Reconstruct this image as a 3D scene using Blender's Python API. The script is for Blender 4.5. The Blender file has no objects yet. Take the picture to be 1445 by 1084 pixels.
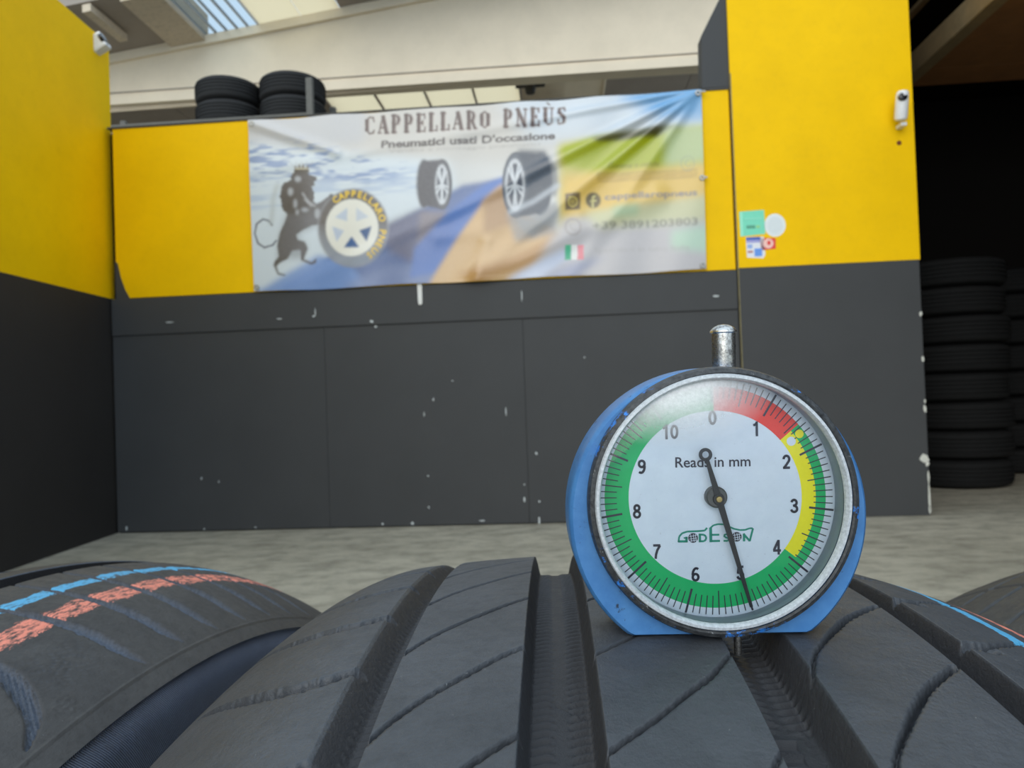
import bpy, bmesh, math, random
import numpy as np
from mathutils import Matrix, Vector
random.seed(4); np.random.seed(4)
PI = math.pi
sc = bpy.context.scene
COL = sc.collection

# ------------------------------------------------------------------ camera
ZC = 0.723                       # camera height above the floor
S = ZC / 0.70                    # building was measured for a camera at 0.70 m
PITCH, ROLL = 0.01785, 0.0357
fw = Vector((0, math.cos(PITCH), math.sin(PITCH)))
up0 = Vector((0, -math.sin(PITCH), math.cos(PITCH)))
rt0 = Vector((1, 0, 0))
CR = rt0 * math.cos(ROLL) - up0 * math.sin(ROLL)
CU = up0 * math.cos(ROLL) + rt0 * math.sin(ROLL)
CP = Vector((0, 0, ZC))
cd = bpy.data.cameras.new('camera')
cam = bpy.data.objects.new('camera', cd); COL.objects.link(cam)
m = Matrix((CR, CU, -fw)).transposed().to_4x4(); m.translation = CP
cam.matrix_world = m
cd.sensor_width = 36; cd.lens = 36 * 1000 / 1445
cd.clip_start = 0.01; cd.clip_end = 200
cd.dof.use_dof = True; cd.dof.focus_distance = 0.131; cd.dof.aperture_fstop = 44
sc.camera = cam
sc.view_settings.view_transform = 'Standard'; sc.view_settings.look = 'None'
sc.view_settings.gamma = 1; sc.view_settings.use_curve_mapping = False
sc.view_settings.exposure = 0.08
sc.cycles.use_denoising = True
sc.cycles.max_bounces = 8; sc.cycles.transparent_max_bounces = 12

# ------------------------------------------------------------------ sky and lights
wd = bpy.data.worlds.new('sky'); sc.world = wd; wd.use_nodes = True
wt = wd.node_tree; bg = wt.nodes['Background']
bg.inputs[0].default_value = (0.68, 0.84, 1.0, 1); bg.inputs[1].default_value = 1.30
sl = bpy.data.lights.new('sun', 'SUN'); sl.energy = 1.25; sl.angle = math.radians(50); sl.color = (1, 0.93, 0.82)
so = bpy.data.objects.new('sun', sl); COL.objects.link(so)
so.rotation_euler = Vector((0.28, 0.85, -0.42)).to_track_quat('-Z', 'Y').to_euler()
so.location = (0, -4, 6)

# ------------------------------------------------------------------ material helpers
def lin(c):
    return tuple(((v / 255) / 12.92 if v / 255 <= .04045 else ((v / 255 + .055) / 1.055) ** 2.4) for v in c)
class NT:
    def __init__(s, name):
        s.m = bpy.data.materials.new(name); s.m.use_nodes = True
        s.t = s.m.node_tree; s.b = s.t.nodes['Principled BSDF']; s.out = s.t.nodes['Material Output']
    def n(s, typ, **kw):
        x = s.t.nodes.new(typ)
        for k, v in kw.items():
            if k.startswith('i_'): x.inputs[k[2:].replace('_', ' ')].default_value = v
            else: setattr(x, k, v)
        return x
    def l(s, a, b): s.t.links.new(a, b)
    def noise(s, scale, detail=4, rough=.6, vec=None, stretch=None):
        x = s.n('ShaderNodeTexNoise'); x.inputs['Scale'].default_value = scale
        x.inputs['Detail'].default_value = detail; x.inputs['Roughness'].default_value = rough
        if vec is None:
            vec = s.n('ShaderNodeTexCoord').outputs['Object']
        if stretch:
            mp = s.n('ShaderNodeMapping'); mp.inputs['Scale'].default_value = stretch
            s.l(vec, mp.inputs[0]); vec = mp.outputs[0]
        s.l(vec, x.inputs['Vector']); return x.outputs['Fac']
    def ramp(s, fac, a, b, ca=(0, 0, 0, 1), cb=(1, 1, 1, 1)):
        r = s.n('ShaderNodeValToRGB'); e = r.color_ramp.elements
        e[0].position = a; e[1].position = b
        e[0].color = ca if len(ca) == 4 else (*ca, 1); e[1].color = cb if len(cb) == 4 else (*cb, 1)
        s.l(fac, r.inputs[0]); return r.outputs[0]
    def mix(s, fac, a, b, mode='MIX'):
        x = s.n('ShaderNodeMix', data_type='RGBA', blend_type=mode)
        for sock, v in ((x.inputs[0], fac), (x.inputs[6], a), (x.inputs[7], b)):
            if hasattr(v, 'is_linked'): s.l(v, sock)
            elif isinstance(v, (int, float)): sock.default_value = v
            else: sock.default_value = (*v[:3], 1)
        return x.outputs[2]
    def math(s, op, a, b=0.0):
        x = s.n('ShaderNodeMath', operation=op)
        for sock, v in ((x.inputs[0], a), (x.inputs[1], b)):
            if hasattr(v, 'is_linked'): s.l(v, sock)
            else: sock.default_value = v
        return x.outputs[0]
    def bump(s, h, strength=.3, dist=.01, nrm=None):
        x = s.n('ShaderNodeBump'); x.inputs['Strength'].default_value = strength; x.inputs['Distance'].default_value = dist
        s.l(h, x.inputs['Height'])
        if nrm is not None: s.l(nrm, x.inputs['Normal'])
        s.l(x.outputs[0], s.b.inputs['Normal']); return x.outputs[0]
    def base(s, c):
        if hasattr(c, 'is_linked'): s.l(c, s.b.inputs['Base Color'])
        else: s.b.inputs['Base Color'].default_value = (*c[:3], 1)
        return s
    def rough(s, v):
        if hasattr(v, 'is_linked'): s.l(v, s.b.inputs['Roughness'])
        else: s.b.inputs['Roughness'].default_value = v
        return s
def plain(name, c, rough=.6, metal=0.0, var=.12, scale=40, bump=0.0, spec=None):
    k = NT(name); f = k.noise(scale)
    a = tuple(v * (1 - var) for v in c); b = tuple(min(1, v * (1 + var)) for v in c)
    k.base(k.mix(f, a, b)); k.rough(rough); k.b.inputs['Metallic'].default_value = metal
    if spec is not None: k.b.inputs['Specular IOR Level'].default_value = spec
    if bump: k.bump(f, bump, .002)
    return k.m

# ------------------------------------------------------------------ mesh helpers
def newobj(name, me, mat=None, parent=None):
    o = bpy.data.objects.new(name, me); COL.objects.link(o)
    if mat is not None: me.materials.append(mat)
    if parent is not None: o.parent = parent
    return o
def npmesh(name, V, F, smooth=True):
    V = np.asarray(V, dtype=np.float32); F = np.asarray(F, dtype=np.int32)
    me = bpy.data.meshes.new(name); k = F.shape[1]
    me.vertices.add(len(V)); me.vertices.foreach_set('co', V.ravel())
    me.loops.add(F.size); me.loops.foreach_set('vertex_index', F.ravel())
    me.polygons.add(len(F)); me.polygons.foreach_set('loop_start', np.arange(0, F.size, k, dtype=np.int32))
    me.update(calc_edges=True)
    if smooth: me.polygons.foreach_set('use_smooth', np.ones(len(F), bool))
    me.validate(); return me
def gridfaces(nu, nv, flip=False):
    i = np.arange(nu * nv).reshape(nu, nv)
    f = np.stack([i[:-1, :-1], i[1:, :-1], i[1:, 1:], i[:-1, 1:]], -1).reshape(-1, 4)
    return f[:, ::-1] if flip else f
class BM:
    """collects shapes into one mesh"""
    def __init__(s): s.b = bmesh.new()
    def box(s, x0, x1, y0, y1, z0, z1, bev=0.0, M=None):
        vs = [s.b.verts.new((x, y, z)) for x in (x0, x1) for y in (y0, y1) for z in (z0, z1)]
        fs = [s.b.faces.new([vs[i] for i in f]) for f in ((0, 1, 3, 2), (4, 6, 7, 5), (0, 4, 5, 1), (2, 3, 7, 6), (0, 2, 6, 4), (1, 5, 7, 3))]
        if bev:
            es = list({e for f in fs for e in f.edges})
            r = bmesh.ops.bevel(s.b, geom=es, offset=bev, segments=2, profile=.6, affect='EDGES')
            vs = list({v for f in r['faces'] for v in f.verts} | {v for v in vs if v.is_valid})
        if M is not None: bmesh.ops.transform(s.b, matrix=M, verts=[v for v in vs if v.is_valid])
        return s
    def lathe(s, prof, n=32, M=None, axis='Z', close=False):
        rings = []
        for r, h in prof:
            if r < 1e-9:
                p = (0, 0, h); rings.append([s.b.verts.new(p)])
            else:
                rings.append([s.b.verts.new((r * math.cos(2 * PI * i / n), r * math.sin(2 * PI * i / n), h)) for i in range(n)])
        allv = [v for r in rings for v in r]
        for a, b in zip(rings[:-1], rings[1:]):
            for i in range(n):
                j = (i + 1) % n
                if len(a) == 1 and len(b) == 1: continue
                if len(a) == 1: q = (a[0], b[j], b[i])
                elif len(b) == 1: q = (a[i], a[j], b[0])
                else: q = (a[i], a[j], b[j], b[i])
                s.b.faces.new(q)
        T = Matrix.Identity(4)
        if axis == 'Y': T = Matrix.Rotation(-PI / 2, 4, 'X')
        if axis == 'X': T = Matrix.Rotation(PI / 2, 4, 'Y')
        if M is not None: T = M @ T
        bmesh.ops.transform(s.b, matrix=T, verts=allv); return s
    def prism(s, pts, y0, y1):
        """polygon in x,z extruded along y"""
        a = [s.b.verts.new((x, y0, z)) for x, z in pts]; b = [s.b.verts.new((x, y1, z)) for x, z in pts]
        s.b.faces.new(a); s.b.faces.new(b[::-1]); n = len(pts)
        for i in range(n): s.b.faces.new((a[i], b[i], b[(i + 1) % n], a[(i + 1) % n]))
        return s
    def done(s, name, mat, parent=None, smooth=False, scale=None):
        if scale: bmesh.ops.scale(s.b, vec=(scale,) * 3, verts=s.b.verts)
        bmesh.ops.recalc_face_normals(s.b, faces=s.b.faces)
        me = bpy.data.meshes.new(name); s.b.to_mesh(me); s.b.free()
        if smooth:
            me.polygons.foreach_set('use_smooth', np.ones(len(me.polygons), bool))
            try: me.set_sharp_from_angle(angle=math.radians(38))
            except Exception: pass
        return newobj(name, me, mat, parent)
def tag(o, label=None, cat=None, group=None, kind=None):
    if label: o['label'] = label
    if cat: o['category'] = cat
    if group: o['group'] = group
    if kind: o['kind'] = kind
    return o
def empty(name, loc=(0, 0, 0), M=None):
    o = bpy.data.objects.new(name, None); COL.objects.link(o); o.empty_display_size = .05
    if M is not None: o.matrix_world = M
    else: o.location = loc
    return o
def copy_tree(o, parent=None):
    c = o.copy(); COL.objects.link(c)
    if parent is not None: c.parent = parent
    for ch in list(o.children): copy_tree(ch, c)
    return c
# building frame: e along the partition, n away from the yard, z up
WA = -0.06977616
WM = Matrix.Rotation(WA, 4, 'Z')
def wroot(name, e, n, z=0.0):
    M = WM.copy(); M.translation = WM @ Vector((e * S, n * S, z * S)); return empty(name, M=M)
def wset(o, e, n, z=0.0):
    M = WM.copy(); M.translation = WM @ Vector((e * S, n * S, z * S)); o.matrix_world = M; return o

# ------------------------------------------------------------------ building materials
def painted(name, c, chip=None, rough=.5, dirt=.25, spec=.25):
    k = NT(name); k.b.inputs['Specular IOR Level'].default_value = spec
    f = k.noise(3.0, 6); g = k.noise(26, 5, .7); h = k.noise(120, 3)
    col = k.mix(k.ramp(f, .35, .75), c, tuple(v * .9 for v in c))
    col = k.mix(k.math('MULTIPLY', k.ramp(g, .5, .8), dirt), col, tuple(v * .55 + .02 for v in c))
    if chip: col = k.mix(k.ramp(h, .765, .785), col, chip)
    k.base(col); k.rough(rough); k.bump(g, .12, .004); return k.m
M_yellow = painted('yellow_paint', lin((250, 199, 0)), rough=.55, dirt=.12, spec=.12)
M_black = painted('black_paint', lin((68, 69, 70)), lin((140, 145, 150)), rough=.55, dirt=.3)
M_blackw = painted('black_paint_left', lin((54, 51, 49)), rough=.6, dirt=.3, spec=.15)
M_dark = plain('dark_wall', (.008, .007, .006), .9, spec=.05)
M_concrete = painted('cream_concrete', lin((236, 222, 198)), rough=.8, dirt=.08)
M_slab = painted('grey_slab', lin((160, 150, 140)), rough=.85, dirt=.2)
M_stained = painted('stained_concrete', lin((205, 190, 168)), rough=.85, dirt=.9)
M_steel = plain('galvanised_steel', (.42, .42, .40), .45, .6, .2, 60)
M_railgrey = plain('dull_rail', (.085, .082, .078), .8, 0, .3, 60, 0, .1)
M_post = plain('dusty_post', (.15, .145, .13), .8, 0, .25, 40, 0, .1)
M_edge = plain('scraped_edge', lin((128, 118, 84)), .7, 0, .4, 20)
M_dksteel = plain('dark_steel', (.05, .05, .05), .5, .5)
M_rust = plain('weathered_wood', lin((122, 102, 70)), .7, 0, .35, 14)
M_ply = plain('plywood', lin((120, 78, 38)), .75, 0, .3, 9)
M_white = plain('white_plastic', (.78, .79, .80), .35, 0, .04)
M_lens = plain('camera_lens', (.01, .01, .012), .12, 0, .1)
k = NT('floor_concrete')
f1 = k.noise(1.3, 8, .66); f2 = k.noise(9, 6, .7, stretch=(.7, 1.25, 1)); f3 = k.noise(70, 4, .7)
c0 = k.mix(k.ramp(f1, .3, .72), lin((164, 158, 141)), lin((200, 193, 174)))
c0 = k.mix(k.ramp(f2, .42, .78), c0, lin((112, 107, 94)))
c0 = k.mix(k.math('MULTIPLY', k.ramp(f3, .5, .75), .35), c0, lin((120, 116, 104)))
k.base(c0); k.rough(k.ramp(f2, .3, .8, (.42,) * 3, (.75,) * 3)); k.bump(f3, .2, .004); M_floor = k.m

# ------------------------------------------------------------------ structure
fl = BM().box(-14, 14, -14, 16, -.12, 0).done('floor', M_floor); tag(fl, kind='structure')
P0, P1, PN = -2.552, .962, 3.88          # partition
wb = BM().box(P0, P1, .03, .09, 0, 2.30).done('wall_back', M_dark, scale=S); wset(wb, 0, PN); tag(wb, kind='structure')
for a, b in ((P0, -1.3165), (-1.3155, -.2015), (-.2005, P1)):
    BM().box(a, b, .003, .03, .006, 1.1255, .002).done('sheet_panel', M_black, wb, scale=S)
BM().box(P0, P1, -.004, .03, 1.127, 1.338, .004).done('middle_rail', M_black, wb, scale=S)
for a, b in ((P0 + .03, -1.70), (-1.698, .80), (.802, P1 - .004)):
    BM().box(a, b, .0, .03, 1.341, 2.318, .003).done('yellow_panel', M_yellow, wb, scale=S)
BM().box(P0, P1, -.006, .10, 2.318, 2.330, .003).done('top_rail', M_railgrey, wb, scale=S)
BM().prism([(-2.525, 1.338), (-2.44, 1.338), (-2.468, 1.39), (-2.492, 1.46), (-2.508, 1.54), (-2.525, 1.56)], -.0012, .001).done('soot_stain', M_black, wb, scale=S)
# flecks where the black paint is chipped
ch = BM()
for e, z, w, h in ((-1.04, 1.146, .022, .02), (-1.021, 1.117, .014, .014), (-2.208, 1.192, .05, .008), (-1.566, 1.184, .04, .007), (-1.361, 1.215, .007, .045), (-1.37, 1.19, .02, .01), (-.754, .278, .012, .014), (-.756, .106, .011, .014),
                   (-.85, .02, .02, .018), (-1.018, .02, .014, .012), (-.464, .025, .03, .009), (-.151, .385, .012, .02), (-.223, .217, .01, .01), (-.226, .136, .012, .03), (-.145, .122, .013, .012), (-.149, .02, .012, .05), (-2.042, .014, .012, .012),
                   (-1.745, .018, .012, .01), (.846, 1.202, .035, .01), (-.765, .62, .006, .03), (-.31, .62, .007, .05), (.13, .9, .008, .012), (-.6, .8, .012, .006), (-2.5, .03, .012, .03), (-.71, .7, .009, .02), (-.2, 1.25, .006, .06), (-2.05, .3, .007, .016), (-1.95, .28, .005, .02)):
    yf = -.0045 if z > 1.127 else .0035
    n = 8; pts = [(e + w / 2 * math.cos(2 * PI * i / n) * random.uniform(.6, 1.2), z + h / 2 * math.sin(2 * PI * i / n) * random.uniform(.6, 1.2)) for i in range(n)]
    ch.prism(pts, yf - .0008, yf + .0008)
tag(ch.done('paint_chips', plain('chipped_spots', lin((190, 196, 196)), .6), wb, scale=S), kind='stuff')
dr = BM().prism([(-.778, 1.345), (-.752, 1.345), (-.753, 1.24), (-.757, 1.228), (-.772, 1.228), (-.776, 1.24)], -.0062, -.004)
dr.done('paint_drip', plain('white_drip', lin((225, 225, 220)), .5), wb, scale=S)

# pillar right of the partition
pl = BM().box(.966, 1.905, -.012, .10, 0, 3.4, .004).done('pillar', M_black, scale=S); wset(pl, 0, PN); tag(pl, kind='structure')
BM().box(.9655, 1.908, -.0145, .0, 1.346, 3.4, .001).done('upper_face', M_yellow, pl, scale=S)
BM().prism([(.967, 2.334), (.818, 2.334), (.826, 2.623), (.967, 2.885)], .0, .10).done('corbel', M_black, pl, scale=S)
BM().box(.9645, .9705, -.016, -.010, 0, 2.4, .001).done('edge_strip', M_edge, pl, scale=S)
ch = BM()
for z, w, h in ((1.06, .016, .03), (.82, .016, .03), (.56, .02, .04), (.60, .012, .02), (.30, .05, .045), (.27, .02, .03), (.2, .012, .07), (.1, .012, .17), (.03, .014, .05)):
    n = 9; pts = [(1.904 - w * .35 + w / 2 * math.cos(2 * PI * i / n) * random.uniform(.6, 1.2), z + h / 2 * math.sin(2 * PI * i / n) * random.uniform(.7, 1.2)) for i in range(n)]
    ch.prism(pts, -.0135, -.011)
tag(ch.done('paint_chips', plain('bare_plaster', lin((205, 205, 195)), .8), pl, scale=S), kind='stuff')
# left wall, parallel to the view
LX = -2.2876 * S
wl = BM().box(LX - .12, LX, -1.2, 4.10 * S, 0, 1.345 * S).done('wall_left', M_blackw); tag(wl, kind='structure')
BM().box(LX - .12, LX, -1.2, 4.11 * S, 1.345 * S, 2.845 * S).done('upper_face', M_yellow, wl)

# girder above and behind the partition, tapered
G = 7.0
def gz(e): return 4.284 + (e + 4.595) * .124
gd = BM().prism([(-9, 3.944), (6, 3.944), (6, gz(6)), (-9, gz(-9))], 0, .09).done('roof_beam', M_concrete, scale=S); wset(gd, 0, G); tag(gd, kind='structure')
BM().prism([(-9, 3.855), (6, 3.855), (6, 3.944), (-9, 3.944)], -.05, .13).done('bottom_flange', M_concrete, gd, scale=S)
BM().prism([(-9, gz(-9)), (6, gz(6)), (6, gz(6) + .09), (-9, gz(-9) + .09)], -.05, .13).done('top_flange', M_concrete, gd, scale=S)
BM().box(-9, 6, -.012, 0, 3.99, 4.0).done('conduit', M_slab, gd, scale=S)
# roof of slabs between girders, with a glazed strip
rf = empty('ceiling'); rf.matrix_world = WM; tag(rf, kind='structure')
k = NT('translucent_sheet'); k.t.nodes.remove(k.b)
tl = k.n('ShaderNodeBsdfTranslucent'); tl.inputs[0].default_value = (.99, .90, .72, 1)
df = k.n('ShaderNodeBsdfDiffuse'); df.inputs[0].default_value = (.85, .80, .70, 1)
mx = k.n('ShaderNodeMixShader'); mx.inputs[0].default_value = .25
k.l(tl.outputs[0], mx.inputs[1]); k.l(df.outputs[0], mx.inputs[2]); k.l(mx.outputs[0], k.out.inputs[0]); M_transl = k.m
k = NT('sky_glass'); k.t.nodes.remove(k.b)
tr = k.n('ShaderNodeBsdfTransparent'); tr.inputs[0].default_value = (.76, .80, .82, 1)
gl = k.n('ShaderNodeBsdfGlossy'); gl.inputs['Roughness'].default_value = .1
mx = k.n('ShaderNodeMixShader'); mx.inputs[0].default_value = .015
k.l(tr.outputs[0], mx.inputs[1]); k.l(gl.outputs[0], mx.inputs[2]); k.l(mx.outputs[0], k.out.inputs[0]); M_glass = k.m
def slab(name, e0, e1, n0, n1, mat, th=.10, dz=.09, parent=rf):
    t = gz(e0) + dz; u = gz(e1) + dz; b = BM()
    b.prism([(e0, t), (e1, u), (e1, u + th), (e0, t + th)], n0, n1)
    return b.done(name, mat, parent, scale=S)
RN = 6.1
for a, b in ((-9, -7.2), (-7.19, -5.4), (-5.39, -3.86)): slab('roof_slab', a, b, RN, G, M_slab)
slab('rib_beam', -3.86, -3.50, RN, G + .02, M_stained, .30, .03)
for i in range(5): slab('glass_pane', -3.50 + i * .112, -3.50 + (i + 1) * .112 - .012, RN, G, M_glass, .012, .10)
for i in range(6): slab('glazing_bar', -3.512 + i * .112, -3.50 + i * .112, RN, G, M_steel, .03, .085)
slab('service_pipe', -4.22, -4.14, RN, G - .35, M_stained, .07, .0)
for a, b in ((-2.93, -2.50), (-2.49, -2.10)): slab('translucent_sheet', a, b, RN, G, M_transl, .012)
for a, b in ((-2.09, -.2), (-.19, 1.7), (1.71, 4.0), (4.01, 6)): slab('roof_slab', a, b, RN, G, M_slab)
# next bay behind the girder
for a, b in ((-9, -6.5), (-6.49, -4.6), (-4.59, -2.9)): slab('roof_slab', a, b, G + .13, 14, M_slab)
e = -2.88
while e < -.4:
    slab('translucent_sheet', e, e + .613, G + .13, 14, M_transl, .012); slab('joint_bar', e - .012, e + .012, G + .13, 14, M_slab, .03, .07); e += .615
slab('joint_bar', .74, .77, G + .13, 14, M_concrete, .03, .07)
slab('roof_slab', -.42, .75, G + .13, 14, M_concrete)
for a, b in ((.76, 2.0), (2.01, 4), (4.01, 6)): slab('roof_slab', a, b, G + .13, 14, M_slab)
wh = BM().box(-9, 6, 13.9, 14.1, 0, 6).done('wall_far', M_slab, scale=S); wh.matrix_world = WM; tag(wh, kind='structure')
wh2 = BM().box(-9.1, -9, 4, 14, 0, 6).done('wall_side', M_slab, scale=S); wh2.matrix_world = WM; tag(wh2, kind='structure')
# right-hand bay
rb = BM().box(1.85, 1.90, .10, 3.0, 0, 3.4).done('wall_light_block', M_dark, scale=S); wset(rb, 0, PN); tag(rb, kind='structure')  # unseen dividing wall, added to keep light out of the bay
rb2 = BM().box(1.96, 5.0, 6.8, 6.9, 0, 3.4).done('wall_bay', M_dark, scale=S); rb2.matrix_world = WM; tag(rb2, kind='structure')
rb3 = BM().box(5.0, 5.1, -2.0, 6.9, 0, 3.4).done('wall_outer_unseen', M_dark, scale=S); rb3.matrix_world = WM; tag(rb3, kind='structure')  # unseen; lengthened towards the camera to shade the bay
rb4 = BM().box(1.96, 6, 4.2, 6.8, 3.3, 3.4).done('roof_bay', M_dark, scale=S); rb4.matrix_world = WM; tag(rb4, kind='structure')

# ------------------------------------------------------------------ tyres
def rubber(name, dust=.5, base=(.030, .031, .034), top=(.075, .080, .088), sipe=(.05, .055, .065), paint=(), rough=.5, deep=(.02, .02, .022)):
    k = NT(name)
    uv = k.n('ShaderNodeUVMap', uv_map='pattern').outputs[0]
    sx = k.n('ShaderNodeSeparateXYZ'); k.l(uv, sx.inputs[0]); U, V = sx.outputs[0], sx.outputs[1]
    dep = k.n('ShaderNodeAttribute', attribute_name='depth').outputs['Fac']
    f1 = k.noise(45, 6, .65); f2 = k.noise(900, 4, .7); f3 = k.noise(260, 5, .7)
    col = k.mix(k.math('MULTIPLY', k.ramp(f1, .3, .75), dust), base, top)
    col = k.mix(k.math('MULTIPLY', k.ramp(f3, .5, .75), .35), col, tuple(v * .55 for v in base))
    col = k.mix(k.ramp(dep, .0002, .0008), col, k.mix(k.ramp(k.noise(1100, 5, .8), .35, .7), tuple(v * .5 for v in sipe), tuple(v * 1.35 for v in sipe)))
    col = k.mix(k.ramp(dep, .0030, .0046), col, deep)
    for u0, w, c, den in paint:
        wob = k.math('MULTIPLY', k.math('SUBTRACT', k.noise(60, 3), .5), .004)
        d = k.math('ABSOLUTE', k.math('SUBTRACT', k.math('ADD', U, wob), u0))
        edge = k.math('LESS_THAN', d, k.math('ADD', k.math('MULTIPLY', k.noise(400, 5, .8, stretch=(1, .35, .35)), w * 1.2), w * .5 - w * .6))
        patch = k.ramp(k.noise(330, 6, .75, stretch=(2.2, .6, .6)), 1 - den - .06, 1 - den + .06)
        mk = k.math('MULTIPLY', k.math('MULTIPLY', edge, patch), k.math('LESS_THAN', dep, .0005))
        col = k.mix(k.math('MULTIPLY', mk, .85), col, c)
    spk = k.ramp(k.noise(1300, 2, .5), .76, .80)
    col = k.mix(k.math('MULTIPLY', spk, .4), col, (.4, .4, .4))
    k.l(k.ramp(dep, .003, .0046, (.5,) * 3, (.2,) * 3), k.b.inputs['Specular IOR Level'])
    k.base(col); k.rough(k.ramp(f3, .2, .8, (rough - .1,) * 3, (rough + .15,) * 3))
    k.bump(k.math('ADD', k.math('MULTIPLY', f2, .6), f3), .4, .0008)
    return k.m
R0 = .335
def tread_mesh(name, us, ss, prof, depth):
    U, Sg = np.meshgrid(us, ss, indexing='ij')
    d, gm = depth(U, Sg); r = R0 - prof(U) - d; th = Sg / R0
    V = np.stack([U, r * np.sin(th), R0 + r * np.cos(th)], -1).reshape(-1, 3)
    me = npmesh(name, V, gridfaces(len(us), len(ss)))
    a = me.attributes.new('depth', 'FLOAT', 'POINT'); a.data.foreach_set('value', (d + .01 * gm).ravel().astype(np.float32))
    uvl = me.uv_layers.new(name='pattern'); li = np.empty(len(me.loops), np.int32); me.loops.foreach_get('vertex_index', li)
    uv = np.stack([U.ravel(), Sg.ravel()], 1)[li]; uvl.data.foreach_set('uv', uv.astype(np.float32).ravel())
    return me
def groove(U, a, b, dp=.0065, wall=.0013, lw=None, rw=None):
    lw = lw or wall; rw = rw or wall
    t = np.minimum((U - a) / lw, (b - U) / rw); t = np.clip(t, 0, 1)
    return dp * t * t * (3 - 2 * t) * .35 + dp * t * .65
def stroke(U, Sg, pts, ws, dp, jag=.0, out=None, fl=.75):
    """max depth of a V-shaped cut along a polyline (mm) with half-widths ws"""
    pts = np.array(pts) / 1000; n = len(pts); ws = np.interp(np.arange(n), np.linspace(0, n - 1, len(ws)), ws) / 1000
    mg = ws.max() * 1.5 + .001
    iu = np.where((U[:, 0] > pts[:, 0].min() - mg) & (U[:, 0] < pts[:, 0].max() + mg))[0]
    js = np.where((Sg[0] > pts[:, 1].min() - mg) & (Sg[0] < pts[:, 1].max() + mg))[0]
    if len(iu) == 0 or len(js) == 0: return
    sl_ = np.s_[iu[0]:iu[-1] + 1, js[0]:js[-1] + 1]; u = U[sl_]; s = Sg[sl_]; best = np.zeros_like(u)
    jg = 1 + jag * (np.sin(u * 2310 + s * 1730 + 2.3 * np.sin(u * 941 - s * 617)) * .6 + np.sin(u * 1290 - s * 3170 + 1.9 * np.sin(s * 1373)) * .5)
    for i in range(n - 1):
        a, b = pts[i], pts[i + 1]; ab = b - a; L = ab @ ab
        t = np.clip(((u - a[0]) * ab[0] + (s - a[1]) * ab[1]) / L, 0, 1)
        d = np.hypot(u - a[0] - t * ab[0], s - a[1] - t * ab[1]); w = (ws[i] + t * (ws[i + 1] - ws[i])) * jg
        best = np.maximum(best, np.clip((w - d) / np.maximum(w * fl, 1e-6), 0, 1) * np.minimum(1, w / .0005))
    out[sl_] = np.maximum(out[sl_], best * dp)
def smooth_poly(pts, k=5):
    p = np.array(pts, float); n = len(p)
    if n < 3: return p
    t = np.linspace(0, n - 1, (n - 1) * k + 1); q = []
    for x in t:
        i = min(int(x), n - 2); f = x - i
        p0 = p[max(i - 1, 0)]; p1 = p[i]; p2 = p[i + 1]; p3 = p[min(i + 2, n - 1)]
        q.append(.5 * ((2 * p1) + (p2 - p0) * f + (2 * p0 - 5 * p1 + 4 * p2 - p3) * f * f + (3 * p1 - p0 - 3 * p2 + p3) * f ** 3))
    return np.array(q)
def prof_c(u): return .9327 * (u - .0296) ** 2 + 10.5 * np.maximum(0, -u - .04) ** 2 + 3.5 * np.maximum(0, u - .065) ** 2
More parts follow.
